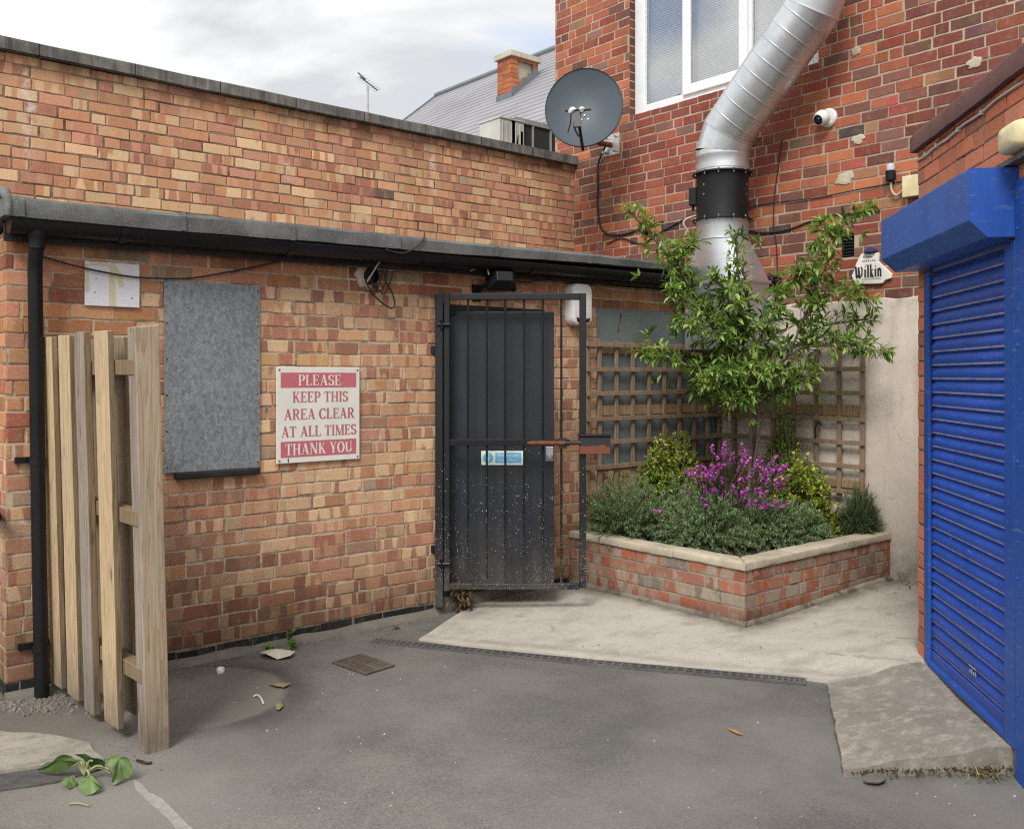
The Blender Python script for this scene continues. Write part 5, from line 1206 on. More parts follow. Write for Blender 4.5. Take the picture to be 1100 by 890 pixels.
mb = MB(); mb.add([(1.2,y0,0),(1.2,y1-.1,0),(1.2,y1-.1,zr(1.2)-.02),(1.2,y0,zr(1.2)-.02)], [(0,1,2,3)]); mb.add([(1.2,y1-.1,0),(10.8,y1-.1,0),(10.8,y1-.1,zr(1.2)),(XR,y1-.1,ZR-.05),(1.2,y1-.1,zr(1.2))], [(0,1,2,3,4)]); put('wall', mb, bpy.data.materials['plain_brick'], hs)
ch = PB(549.6, 103, 4.2); chx, chy = 4.2, ch.y
cw = abs(PB(534.5,104,4.2).y - chy); cdx = .62; zb_ = zr(chx) ; zt_ = PB(549.6, 60, 4.2).z
mb = MB(); mb.c = []; mb.b = []
bricks(mb, (chx, chy+cw, zb_-.3), (0,-1,0), (0,0,1), (-1,0,0), cw, zt_-zb_+.3, .235, .082, [], lambda u, v, rg: (jit(rg, (.42,.13,.055), .15), (.3,.09,.04), .3), 61)
bricks(mb, (chx, chy, zb_-.3), (1,0,0), (0,0,1), (0,-1,0), cdx, zt_-zb_+.3, .235, .082, [(.14, zt_-zb_+.3-.36, .50, zt_-zb_+.3-.05)], lambda u, v, rg: (jit(rg, (.46,.15,.06), .15), (.3,.09,.04), .3), 62)
put('chimney', mb, [M['brickB'], M['mortC']], roof); chm = bpy.data.objects['chimney']
mb = MB(); mb.box((chx+.1,chy+.05,zb_), (chx+cdx-.02,chy+cw-.03,zt_-.02)); mb.box((chx-.05,chy-.05,zt_), (chx+cdx+.05,chy+cw+.05,zt_+.09)); put('chimney_top', mb, M['stone'], roof)
mb = MB(); mb.box((chx-.02,chy-.02,zb_-.25), (chx-.004,chy+cw+.02,zb_+.10))
for i in range(5): mb.box((chx+cdx*i/5,chy-.02,zr(chx+cdx*i/5)-.3), (chx+cdx*(i+1)/5-.003,chy-.004,zr(chx+cdx*(i+1)/5)+.10))
put('flashing', mb, M['lead'], roof)
ru = thing('rooftop_unit', (.6, 3.3, 3.63), 'white rooftop cabinet with dark framed panels behind the coping', 'roof unit')
cx0 = PA(537,126,3.2).x; zc = 4.435; cy = PB(515,122,cx0).y
mb = MB(); mb.box((cx0,3.2,3.63), (cx0+.36,cy,zc)); 
for i in range(5): mb.box((cx0+.03+.065*i,3.192,3.63), (cx0+.045+.065*i,3.2,zc-.03))
mb.box((cx0-.01,3.19,zc), (cx0+.37,cy+.01,zc+.02)); put('cabinet', mb, surf('cabinet_paint', (.56,.55,.49), (.48,.47,.42), 4, .5, .03, 150, dirt=((.3,.28,.24), .5)), ru, bev=.004)
xa = PA(554,135,3.2).x
mb = MB(); mb.box((xa,3.24,3.63), (xa+1.25,3.6,zc+.02)); put('panel_body', mb, surf('dark_panel', (.03,.032,.035), (.045,.047,.05), 3, .5, 0), ru)
mb = MB()
for s in (0,.28,.56,.84,1.12): mb.box((xa+s,3.225,3.63), (xa+s+.022,3.242,zc+.01))
mb.box((xa,3.22,zc+.005), (xa+1.25,3.26,zc+.06)); put('panel_frame', mb, M['silver'], ru)
mb = MB(); mb.box((xa-.06,3.2,zc-.4), (xa-.01,3.3,zc+.03)); mb.box((xa+.06,3.2,zc-.35), (xa+.11,3.235,zc-.1)); mb.tube([(xa+.05,3.215,zc-.1), (xa+.02,3.2,zc-.25), (xa+.1,3.2,zc-.4)], .012, 6); put('fitting', mb, M['black'], ru)
ae = thing('tv_aerial', (.21, 6, 3.6), 'thin television aerial on a pole beyond the coping', 'aerial')
a0 = PA(395,97,6); mb = MB(); mb.tube([(a0.x,6,3.6), (a0.x,6,a0.z+.06)], .016, 6); put('pole', mb, M['silver'], ae)
b0_, b1_ = PA(386.5,82.5,6), PA(405.5,97,6); mb = MB(); mb.tube([b0_, b1_], .009, 6)
for i in range(9):
    p = b0_.lerp(b1_, i/8); mb.tube([p + Vector((-.0,-.09,-.0)), p + Vector((0,.09,0))], .003, 4)
mb.tube([b0_ + Vector((-.03,0,.05)), b0_ + Vector((.09,0,-.02))], .012, 5); put('boom', mb, M['steel'], ae)
# ================================================================== foliage
class Leaves:
    def __init__(s): s.mb = MB(); s.mb.c = []
    def leaf(s, p, d, up, L, w, col, fold=.25, droop=.15, kind=0):
        d = d.normalized(); sd_ = d.cross(up)
        if sd_.length < 1e-4: sd_ = d.orthogonal()
        sd_.normalize(); n = sd_.cross(d).normalized()
        if kind == 0:        # lance shaped, folded on the midrib and drooping
            m = [p, p + d*L*.38 - n*droop*L*.06, p + d*L*.72 - n*droop*L*.35, p + d*L - n*droop*L*.85]
            q = [m[1] + sd_*w*.5 + n*fold*w, m[2] + sd_*w*.38 + n*fold*w*.8, m[1] - sd_*w*.5 + n*fold*w, m[2] - sd_*w*.38 + n*fold*w*.8]
            s.mb.add(m + q, [(0,1,4), (1,2,5,4), (2,3,5), (0,6,1), (1,6,7,2), (2,7,3)]); k = 8
        elif kind == 1:      # small oval
            m = [p, p + d*L*.5 - n*droop*L*.1, p + d*L - n*droop*L*.5]; q = [m[1] + sd_*w*.5 + n*fold*w, m[1] - sd_*w*.5 + n*fold*w]
            s.mb.add(m + q, [(0,1,3), (1,2,3), (0,4,1), (1,4,2)]); k = 5
        else:                # needle
            s.mb.add([p + sd_*w*.5, p - sd_*w*.5, p + d*L - n*droop*L], [(0,1,2)]); k = 3
        s.mb.c += [(*col, 1)] * k
def rv(rg=random): 
    while True:
        v = Vector((rg.uniform(-1,1), rg.uniform(-1,1), rg.uniform(-1,1)))
        if .05 < v.length < 1: return v.normalized()
def tint(rg, cols, s=.18):
    c = rg.choice(cols); k = max(.4, 1 + rg.gauss(0, s)); return tuple(x*k for x in c)

# ---- climbing tree in the corner
rg = random.Random(77)
tr = thing('small_tree', tuple(PD(806,560,7.02)), 'slender evergreen tree with long glossy leaves rising from planter before the duct', 'tree')
br = [ # (pixel x, pixel y, depth) survey of the limbs
 [(806,565,7.02),(805,520,7.02),(806,470,7.0),(808,440,6.98),(803,410,6.95),(797,375,6.9),(795,330,6.85),(793,290,6.8),(790,255,6.78)],
 [(806,470,7.0),(812,452,7.0),(816,432,6.98),(826,405,6.9),(846,382,6.8),(862,345,6.68),(878,305,6.58),(900,262,6.5),(918,238,6.45),(934,222,6.4)],
 [(803,410,6.95),(785,380,6.9),(758,340,6.82),(735,300,6.74),(712,268,6.68),(692,245,6.62),(677,228,6.6)],
 [(806,425,6.97),(780,408,6.85),(750,396,6.78),(718,386,6.72),(690,378,6.66)],
 [(846,382,6.8),(875,368,6.66),(905,368,6.56),(930,374,6.48),(948,379,6.44)],
 [(850,376,6.78),(880,352,6.66),(908,346,6.6),(932,343,6.56)],
 [(862,345,6.68),(885,320,6.58),(905,316,6.52),(928,322,6.46)],
 [(806,425,6.98),(785,418,6.86),(765,420,6.8),(752,412,6.76)],
 [(816,432,6.98),(835,420,6.86),(852,412,6.76),(868,402,6.72)],
 [(797,375,6.9),(775,350,6.78),(748,352,6.7),(728,345,6.66)],
 [(797,385,6.9),(818,360,6.8),(832,335,6.74),(838,318,6.7)],
 [(758,340,6.82),(740,330,6.7),(722,318,6.64)],
 [(735,300,6.74),(728,278,6.68),(742,262,6.66)],
 [(900,262,6.5),(888,250,6.45),(880,262,6.42)],
 [(803,410,6.95),(790,400,6.7),(778,402,6.6),(765,408,6.55)],
 [(806,425,6.97),(815,405,6.74),(822,395,6.64),(835,398,6.6)],
 [(797,350,6.9),(785,330,6.75),(778,312,6.7),(765,300,6.66)],
 [(806,425,6.98),(803,428,6.75),(795,432,6.65),(785,430,6.6)],
 [(878,305,6.58),(868,290,6.5),(855,300,6.46)],
]
mb = MB(); LV = Leaves(); limbs = []
for bi, b in enumerate(br):
    pts = spline([PD(*p) for p in b], 6); n = len(pts); r0 = (.017 if bi == 0 else .012 if bi in (1,2) else .008)
    rs = [r0*(1 - .8*i/(n-1)) + .0025 for i in range(n)]; mb.tube(pts, rs, 7); limbs.append((bi, pts))
mb.tube(spline([PD(809,520,6.98), PD(811,490,6.96), PD(817,460,6.9), PD(823,440,6.86), PD(830,425,6.8)], 5), [.008]*21, 6)
GREEN = [(.22,.34,.085), (.26,.38,.095), (.18,.29,.075), (.32,.43,.125), (.14,.24,.065), (.39,.49,.16)]
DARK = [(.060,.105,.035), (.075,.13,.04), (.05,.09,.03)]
NEW = [(.26,.31,.085), (.22,.29,.08), (.31,.31,.11)]
def rosette(p, d, n, L0, cols, rg, spread=1.0):
    for i in range(n):
        a = 2*math.pi*i/n*1.618 + rg.random(); o = d.orthogonal().normalized(); o2 = d.cross(o)
        dd = d*rg.uniform(.35,1.0) + (o*math.cos(a) + o2*math.sin(a))*spread*.85 + Vector((0,0,rg.uniform(-.25,.12))); L = L0*rg.uniform(.6,1.15)
        LV.leaf(p + rv(rg)*.008, dd, Vector((0,0,1)) + rv(rg)*.4, L, L*rg.uniform(.24,.34), tint(rg, cols), rg.uniform(.1,.35), rg.uniform(.0,.3))
for bi, pts in limbs:
    n = len(pts); cum = 0
    start = .56 if bi == 0 else .42 if bi == 1 else .12
    for i in range(int(n*start), n):
        f = i/(n-1); p = pts[i]; d = (pts[min(i+1,n-1)] - pts[max(i-1,0)]).normalized()
        k = (2 if rg.random() < .55 else 1) if bi in (1,2,4,5,6) else 2
        for q in range(k):
            pp_ = p + d*rg.uniform(-.03,.03); o = rv(rg); tw = (d*.5 + o*.9 + Vector((0,0,.25)) - FW*.25).normalized(); tl = rg.uniform(.04,.16)*(1.15 - .65*f)
            tip = pp_ + tw*tl; mid = pp_ + tw*tl*.5 + Vector((0,0,.01)); mb.tube([pp_, mid, tip], [.003,.0025,.002], 4)
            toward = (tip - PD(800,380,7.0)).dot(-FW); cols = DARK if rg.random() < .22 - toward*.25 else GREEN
            if f > .85 and rg.random() < .6: cols = NEW + GREEN[:2]
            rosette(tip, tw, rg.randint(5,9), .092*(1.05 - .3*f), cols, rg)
            for s_ in (.35,.65):
                if rg.random() < .8: LV.leaf(pp_.lerp(tip, s_), tw*.4 + rv(rg), Zv + rv(rg)*.3, rg.uniform(.06,.09), rg.uniform(.015,.021), tint(rg, cols), .25, rg.uniform(.1,.5))
        LV.leaf(p, d*.3 + rv(rg), Zv, rg.uniform(.06,.09), .018, tint(rg, GREEN), .25, .3)
    if bi in (1,2,3,4,5,6): rosette(pts[-1], (pts[-1]-pts[-3]).normalized(), 7, .06, NEW, rg, .7)
# inner dark filling around the trunk
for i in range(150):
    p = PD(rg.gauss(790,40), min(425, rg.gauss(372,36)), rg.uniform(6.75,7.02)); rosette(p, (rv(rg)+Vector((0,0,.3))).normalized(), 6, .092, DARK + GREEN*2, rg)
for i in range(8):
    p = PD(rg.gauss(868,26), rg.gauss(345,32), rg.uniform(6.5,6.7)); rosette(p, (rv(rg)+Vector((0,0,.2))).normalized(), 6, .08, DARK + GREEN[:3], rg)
for i in range(30):
    t_ = rg.random(); p = PD(712 + 70*t_ + rg.gauss(0,12), 282 + 75*t_ + rg.gauss(0,12), rg.uniform(6.66,6.82)); rosette(p, (rv(rg)+Vector((0,0,.2))).normalized(), 6, .08, GREEN, rg)
put('trunk', mb, M['bark'], tr, smooth=True, ang=180)
put('crown', LV.mb, M['leaf'], tr, smooth=True, ang=180)

# ---- planting in the brick planter
def mound(name, label, c, rx, ry, h, stems, cols, L, w, kind, per, mtl, lean_=Vector((0,0,0)), dens=.45, cat='shrub', flat=.0, tipcols=None, rr=(.72,1.06)):
    rg = random.Random(int(abs(c[0]*997 + c[1]*631)*10)); LV = Leaves(); mb = MB(); base = Vector(c)
    t = thing(name, tuple(base), label, cat)
    for i in range(stems):
        a = rg.uniform(0, 2*math.pi); el = math.acos(rg.uniform(.0, 1.0)); r = rg.uniform(*rr)
        tip = base + Vector((math.cos(a)*math.sin(el)*rx*r, math.sin(a)*math.sin(el)*ry*r, max(.015, math.cos(el)*h*r*(1+.18*math.sin(a*3+c[0]*9))))) + lean_*rg.random()
        root = base + Vector((math.cos(a)*rx*.25*rg.random(), math.sin(a)*ry*.25*rg.random(), 0)); mid = root.lerp(tip, .5) + Vector((0,0,h*.12)) + rv(rg)*.02
        pts = spline([root, mid, tip], 4); mb.tube(pts[2:], [.0025]*(len(pts)-2), 3, cap=False)
        sh = .72 + .28*(tip.z - base.z)/h
        for k in range(per):
            s_ = dens + (1-dens)*rg.random(); q = s_*(len(pts)-1); j = min(int(q), len(pts)-2); p = pts[j].lerp(pts[j+1], q-j); d = (pts[j+1]-pts[j]).normalized()
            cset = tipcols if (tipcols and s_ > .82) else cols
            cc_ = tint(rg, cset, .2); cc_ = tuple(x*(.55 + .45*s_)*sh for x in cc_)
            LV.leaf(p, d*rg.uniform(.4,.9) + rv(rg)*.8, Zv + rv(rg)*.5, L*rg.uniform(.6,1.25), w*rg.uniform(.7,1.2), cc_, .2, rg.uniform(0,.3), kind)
    put('stems', mb, M['twig'], t); put('foliage', LV.mb, mtl, t, smooth=True, ang=180); return t
GREY = [(.27,.41,.21), (.22,.36,.17), (.33,.46,.27), (.17,.29,.13), (.42,.53,.35)]
so_ = .34
GX = lambda px, py: PG(px, py, so_)
def at(px, py, z=so_): p = PG(px, py, z); return (p.x, p.y, z)
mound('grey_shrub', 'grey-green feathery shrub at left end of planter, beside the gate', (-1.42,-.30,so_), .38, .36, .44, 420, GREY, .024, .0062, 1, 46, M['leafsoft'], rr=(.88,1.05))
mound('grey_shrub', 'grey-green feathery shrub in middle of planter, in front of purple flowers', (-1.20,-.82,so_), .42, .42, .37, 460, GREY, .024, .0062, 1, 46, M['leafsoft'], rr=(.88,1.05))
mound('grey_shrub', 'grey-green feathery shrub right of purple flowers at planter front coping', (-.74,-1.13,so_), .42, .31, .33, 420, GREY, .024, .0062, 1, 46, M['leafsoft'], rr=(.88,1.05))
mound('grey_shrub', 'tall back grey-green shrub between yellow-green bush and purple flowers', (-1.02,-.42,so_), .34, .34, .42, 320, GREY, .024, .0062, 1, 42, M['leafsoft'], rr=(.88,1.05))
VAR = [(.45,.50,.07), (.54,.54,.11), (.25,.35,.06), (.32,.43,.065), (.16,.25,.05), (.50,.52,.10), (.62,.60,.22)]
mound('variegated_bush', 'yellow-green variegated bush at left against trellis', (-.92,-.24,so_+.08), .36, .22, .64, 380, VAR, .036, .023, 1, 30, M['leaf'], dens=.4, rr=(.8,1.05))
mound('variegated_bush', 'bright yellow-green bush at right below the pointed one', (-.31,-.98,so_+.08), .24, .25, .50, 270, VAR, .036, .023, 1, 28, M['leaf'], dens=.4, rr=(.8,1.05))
mound('variegated_bush', 'low yellow-green sprig at planter right front beside feathery fennel', (-.20,-1.24,so_), .12, .12, .22, 60, VAR, .036, .021, 1, 18, M['leaf'])
PT = [(.20,.30,.07), (.26,.37,.09), (.15,.24,.065), (.42,.48,.13)]
mound('pointed_shrub', 'narrow pointed green shrub standing against right trellis', (-.28,-.80,so_+.2), .14, .14, .70, 260, PT, .028, .016, 1, 30, M['leaf'], dens=.15)
FEN = [(.085,.15,.07), (.105,.175,.085), (.07,.125,.06), (.13,.2,.10)]
mound('fennel_plant', 'dark feathery fennel at the far right end of planter', (-.14,-1.36,so_+.02), .19, .17, .37, 330, FEN, .045, .0022, 2, 46, M['leafsoft'], dens=.3)
# purple wallflower: flowering stems over a grey-green base
rg = random.Random(31); wf_ = thing('purple_wallflower', at(785,560), 'purple flowering wallflower among grey foliage in the planter', 'flowers')
mb = MB(); LV = Leaves(); FL = Leaves()
PUR_ = [(.52,.08,.52), (.60,.13,.58), (.42,.06,.46), (.66,.24,.64), (.40,.08,.50), (.58,.14,.46)]
heads = []
for i in range(60):
    px = rg.choice([rg.gauss(792,30), rg.uniform(736,850)]); py = rg.uniform(482,538) + abs(px-795)*.16
    heads.append((px, py))
heads += [(765,478),(779,473),(797,474),(803,482),(835,488),(842,500),(745,508),(757,523),(832,505),(770,490),(788,486)]
for px, py in heads:
    tip = PD(px, py, rg.uniform(6.2,6.6)); root = Vector((-.85+rg.uniform(-.12,.12), -.72+rg.uniform(-.12,.12), so_)); mid = root.lerp(tip, .55) + Vector((0,0,.03)); pts = spline([root, mid, tip], 6); mb.tube(pts, [.003]*len(pts), 4)
    d = (pts[-1]-pts[-3]).normalized(); HL = rg.uniform(.06,.125)
    for k in range(rg.randint(16,26)):
        f = rg.random(); q = tip - d*HL*f; o = rv(rg); q2 = q + o*.018*(.3+.75*f)
        nrm = (o + d*.4 - FW*.5).normalized(); u = nrm.orthogonal().normalized(); v = nrm.cross(u); cc_ = tint(rg, PUR_, .2); r = rg.uniform(.0058,.0095)
        for e in range(4):
            a = e*math.pi/2 + rg.random()*.2; dd = u*math.cos(a) + v*math.sin(a); FL.leaf(q2, dd + nrm*.25, nrm, r*1.25, r*1.15, cc_, .05, .1, 1)
    for k in range(16):
        q = pts[rg.randint(1, len(pts)-2)]; LV.leaf(q, rv(rg) + Vector((0,0,.3)), Zv, rg.uniform(.03,.055), .008, tint(rg, [(.09,.125,.07), (.075,.11,.055), (.11,.15,.08)]), .2, .3)
put('stems', mb, M['twig'], wf_); put('leaves', LV.mb, M['leafsoft'], wf_, smooth=True, ang=180); put('petals', FL.mb, M['petal'], wf_, smooth=True, ang=180)

# ---- weeds on the ground
def weed(name, label, c, n, L, cols, seed, up=.6, w=.5, cat='weed', m='leaf', kind=1):
    rg = random.Random(seed); LV = Leaves(); c = Vector(c)
    for i in range(n):
        d = (rv(rg) + Vector((0,0,up+.3))).normalized(); p = c + Vector((rg.gauss(0,L*.25), rg.gauss(0,L*.25), 0)); 
        LV.leaf(p + d*L*.3*rg.random(), d, Zv + rv(rg)*.3, L*rg.uniform(.5,1.1), L*w*rg.uniform(.7,1.1), tint(rg, cols), .15, rg.uniform(.1,.6), kind)
    o = put(name, LV.mb, M[m], origin=c, smooth=True, ang=180); return tag(o, label, cat)
g3 = lambda px, py, z=0.: tuple(PG(px, py, z))
BRT = [(.10,.22,.03), (.14,.28,.04), (.08,.17,.025)]
c = Vector(g3(314,697)); rg = random.Random(3); LV = Leaves()
for i in range(15): LV.leaf(c + Vector((rg.gauss(0,.012),rg.gauss(0,.012), rg.uniform(.0,.09))), rv(rg) + Vector((0,-.3,.35)), Zv, rg.uniform(.035,.06), rg.uniform(.03,.042), tint(rg, BRT), .1, .4, 1)
tag(put('weed', LV.mb, M['leaf'], origin=c, smooth=True, ang=180), 'bright green weed at wall foot behind the crumpled paper', 'weed')
weed('weed', 'small pale weed at wall foot left of the bright green one', g3(287,700), 16, .05, BRT + [(.2,.2,.06)], 5)
weed('weed', 'tiny weed under the barred gate beside the dead plant', g3(505,655), 14, .035, [(.07,.11,.03), (.1,.15,.04)], 7)
weed('weed', 'tiny green weed below the bottom rail of barred gate, near middle', g3(535,645), 10, .03, [(.06,.1,.03)], 8)
weed('moss_tuft', 'low green tuft at wall foot near the drain channel end', g3(425,676), 12, .03, [(.07,.1,.03), (.1,.12,.05)], 9, cat='tuft')
DEAD = [(.19,.125,.075), (.13,.085,.05), (.25,.18,.11), (.09,.06,.04)]
rg = random.Random(15); LV = Leaves(); c = Vector((-2.80,-.08,.0))
for i in range(110): 
    z = rg.uniform(.02,.20); LV.leaf(c + Vector((rg.gauss(0,.035), rg.gauss(0,.03)-.03, z)), rv(rg) + Vector((0,0,-.6)), rv(rg), rg.uniform(.03,.07), rg.uniform(.012,.024), tint(rg, DEAD), .5, .6, 0)
tag(put('dead_plant', LV.mb, M['leafsoft'], origin=c, smooth=True, ang=180), 'clump of brown dead leaves caught at bottom hinge of the gate', 'dead plant')
rg = random.Random(19); LV = Leaves(); c = PG(1060,822,-.02)
for i in range(420): LV.leaf(c + CU*rg.gauss(0,.06) + CN*rg.gauss(.03,.045) + Vector((0,0,rg.uniform(0,.01))), rv(rg)*1.1 + Vector((0,0,.5)), Zv, rg.uniform(.03,.085), .005, tint(rg, [(.40,.33,.17), (.22,.17,.08), (.13,.13,.05)]), .1, .5, 2)
tag(put('dry_grass', LV.mb, M['leafsoft'], origin=c, smooth=True, ang=180), 'tuft of dry straw-coloured grass at foot of the concrete ramp', 'grass tuft')
rg = random.Random(23); LV = Leaves()
for i in range(300):
    t_ = rg.random(); p = PG(915 + 172*t_, 826 - 3*t_ + rg.uniform(-1,5), -.012); LV.leaf(p, rv(rg) + Vector((0,0,.4)), Zv, rg.uniform(.008,.026), .009, tint(rg, [(.10,.10,.045), (.16,.14,.07), (.06,.065,.03), (.08,.07,.05)]), .1, .3, 1)
mo = put('moss', LV.mb, M['leafsoft'], smooth=True, ang=180); tag(mo, 'thin line of moss and debris along the ramp front edge', 'moss'); mo['kind'] = 'stuff'
# uprooted weed with big round leaves
uw = thing('uprooted_weed', g3(92,832), 'uprooted broad-leaved weed lying wilted on the ground by fence post', 'weed')
def bigleaf(pts, c0, col, fold, name='leaf', dark=1.):
    q_ = spline([Vector(p) for p in pts] + [Vector(pts[0])], 4)[:-1]; rgl = random.Random(len(pts)*7); c_ = sum(q_, Vector())/len(q_)
    pts = [c_ + (p - c_)*(1 + rgl.uniform(-.07,.07)) for p in q_]
    LV = Leaves(); c0 = Vector(c0); n = len(pts); ctr = sum((Vector(p) for p in pts), Vector())/n; V = [ctr + Vector((0,0,fold))]; fs = []
    for k, s_ in ((1,.55), (2,1.)):
        for i, p in enumerate(pts): V.append(ctr.lerp(Vector(p), s_) + Vector((0,0, fold*(.6 if k == 1 else 0) + .009*math.sin(i*.55+k))))
    for i in range(n): fs += [(0, 1+i, 1+(i+1) % n), (1+i, 1+n+i, 1+n+(i+1) % n, 1+(i+1) % n)]
    LV.mb.add(V, fs); rg2 = random.Random(n); LV.mb.c += [(*tint(rg2, [col], .14), 1) for _ in V]; return put(name, LV.mb, M['leaf'], uw, smooth=True, ang=180)
def gl(l, z=.012): return [tuple(PG(a, b, z + (.0 if len(q_) == 0 else q_[0]))) for a, b, *q_ in l]
bigleaf(gl([(118,815,.03),(124,809,.07),(132,812,.09),(141,820,.06),(142,828,.03),(137,836,0),(128,840,0),(120,838,.01),(122,828,.05),(113,820,.05)]), (0,0,0), (.20,.29,.12), .035)
bigleaf(gl([(83,840,.01),(88,835,.03),(94,832,.03),(100,836,.03),(109,842,.02),(110,847,0),(104,850,0),(92,851,0),(85,846,0)]), (0,0,0), (.18,.27,.10), .02)
bigleaf(gl([(65,842),(70,835,.01),(76,833,.02),(81,836,.02),(80,842),(72,846)]), (0,0,0), (.15,.22,.085), .015)
bigleaf(gl([(39,829,.0),(45,822,.04),(56,818,.06),(68,812,.09),(82,812,.09),(86,818,.08),(76,824,.04),(62,828,.02),(48,830,.01)]), (0,0,0), (.10,.165,.055), .02)
bigleaf(gl([(80,812,.08),(92,810,.09),(104,814,.09),(114,822,.06),(104,826,.02),(94,820,.05)]), (0,0,0), (.045,.085,.03), .015)
mb = MB(); r0 = PG(91,832,.02)
for a, b, z in ((118,826,.05),(120,830,.03),(97,836,.035),(84,819,.06),(74,820,.06),(100,817,.08),(88,815,.08)): mb.tube(spline([r0, r0.lerp(PG(a,b,z), .5) + Vector((0,0,.025)), PG(a,b,z)], 5), [.006]*5 + [.004]*6, 6)
M['stalk'] = surf('pale_stalk', (.30,.33,.15), (.26,.27,.13), 20, .6, 0)
put('stalk', mb, M['stalk'], uw, smooth=True, ang=180)

# ================================================================== drainage and litter
dc = thing('channel_drain', (-2.93, -1.27, 0), 'long narrow slotted black drain channel along edge of the concrete', 'drain')
A_, B_ = PG(402,687.5,.006), PG(864,731,.012); md = A_.lerp(B_, .5) + Vector((-.018,-.012,0)); path = spline([A_, md, B_], 40); 
M['drain'] = surf('drain_iron', (.075,.073,.07), (.11,.105,.10), 12, .7, .3, 120, dirt=((.18,.165,.14), .6))
mb = MB(); hw = .038
dv_ = (B_-A_).normalized(); nv = Vector((-dv_.y, dv_.x, 0))
mb.add([p + nv*s*(hw-.004) + Vector((0,0,.0022)) for p in path for s in (-1,1)], [(2*i,2*i+1,2*i+3,2*i+2) for i in range(len(path)-1)]); put('channel', mb, M['darkvoid'], dc)
mb = MB()
for s in (-1, 0, 1): mb.rings([[p + nv*(s*(hw-.006) + a) + Vector((0,0,b)) for a, b in ((-.005,-.01),(.005,-.01),(.005,.0052),(-.005,.0052))] for p in path])
L = (B_-A_).length; n = int(L/.040)
for i in range(n):
    q = i/(n-1)*(len(path)-1); j = min(int(q), len(path)-2); p = path[j].lerp(path[j+1], q-j)
    mb.obox(p - nv*hw - dv_*.007 + Vector((0,0,-.006)), nv*hw*2, dv_*.014, (0,0,.0105))
put('grating', mb, M['drain'], dc)
gc = PG(391,714,.0); gr = thing('drain_cover', tuple(gc), 'small square rusty drain grate in the asphalt near wall', 'drain')
gu = (PG(427,714) - PG(392,725)); gv = (PG(392,725) - PG(357,712)); o_ = PG(357,712.5) ; gu = PG(388,703.5) - o_; gv = PG(393,725.5) - o_
M['grate'] = surf('grate_iron', (.085,.065,.05), (.12,.09,.07), 14, .85, .4, 120, dirt=((.17,.15,.12), .5))
mb = MB(); mb.add([o_ + Vector((0,0,.003)), o_+gu + Vector((0,0,.003)), o_+gu+gv + Vector((0,0,.003)), o_+gv + Vector((0,0,.003))], [(0,1,2,3)]); put('drain_well', mb, M['darkvoid'], gr)
mb = MB(); z1_ = Vector((0,0,.004))
for a, b in ((0,.05), (.95,.05)): mb.obox(o_ + gv*a + z1_, gu, gv*b, (0,0,.008)); mb.obox(o_ + gu*a + gv*.05 + z1_, gu*b, gv*.9, (0,0,.008))
for i in range(9): mb.obox(o_ + gv*(.085 + i*.098) + gu*.05 + z1_, gu*.9, gv*.055, (0,0,.0065))
mb.obox(o_ + gu*.48 + gv*.05 + z1_*.9, gu*.05, gv*.9, (0,0,.006)); put('grating', mb, M['grate'], gr)
def scrap(name, label, cat, poly, m, z=.004, bump_=.015):
    mb = MB(); pts = [PG(a, b, z) for a, b in poly]; ctr = sum(pts, Vector())/len(pts); rg = random.Random(len(poly)+int(poly[0][0])); n = len(pts)
    V = [ctr + Vector((0,0,bump_))] + [p + Vector((0,0,rg.uniform(0,bump_))) for p in pts]; mb.add(V, [(0,1+i,1+(i+1) % n) for i in range(n)]); o = put(name, mb, m); sl_ = o.modifiers.new('thick','SOLIDIFY'); sl_.thickness = .0015; return tag(o, label, cat)
M['paper'] = surf('dirty_paper', (.62,.58,.48), (.5,.46,.37), 20, .8, .2, 60)
M['deadleaf'] = surf('dead_leaf', (.26,.19,.12), (.18,.13,.085), 30, .8, .3, 60)
scrap('crumpled_paper', 'crumpled off-white paper lying at wall foot by the green weed', 'paper', [(279,704),(286,700),(295,697),(303,698),(317,703),(312,707),(298,708),(286,707)], M['paper'], .006, .03)
scrap('dead_leaf', 'curled brown dead leaf on asphalt right of the fence', 'leaf', [(288,735),(295,734),(303,736),(313,735),(305,739),(296,738)], M['deadleaf'], .005, .012)
scrap('dead_leaf', 'small yellowed leaf on asphalt, nearest of the two by fence', 'leaf', [(296,757),(301,754),(304,759),(300,763),(297,762)], surf('yellow_leaf', (.22,.22,.09), (.16,.15,.07), 30, .8, .2, 60), .005, .01)
scrap('orange_leaf', 'orange dead leaf lying alone on asphalt before the planter', 'leaf', [(780,782),(790,785),(799,789),(792,788)], surf('orange_leaf', (.42,.2,.06), (.34,.15,.05), 30, .8, .2, 60), .004, .006)
mb = MB(); q = PG(237,722,0); mb.lathe(q, Zv, [(0,.019),(.004,.020),(.022,.020),(.026,.017),(.026,.014),(.02,.013)], 18); tag(put('bottle_cap', mb, M['white'], smooth=True, ang=40), 'white plastic bottle cap on asphalt right of fence post', 'bottle cap')
mb = MB(); mb.tube(spline([PG(272,748,.006), PG(276,746,.01), PG(280,749,.008), PG(283,755,.006)], 5), .005, 6); tag(put('string', mb, M['paper'], smooth=True, ang=180), 'short curl of white string on the asphalt', 'string')
mb = MB(); q = PG(940,836,-.02); mb.rings([[q + Vector((math.cos(a)*.055*k*(1+.15*math.sin(3*a)), math.sin(a)*.035*k, z)) for a in [2*math.pi*i/12 for i in range(12)]] for z, k in ((0,1),(.006,1.02),(.010,.75))]); tag(put('stone', mb, M['haunch'], smooth=True, ang=50), 'flat brown stone on asphalt before the concrete ramp', 'stone')
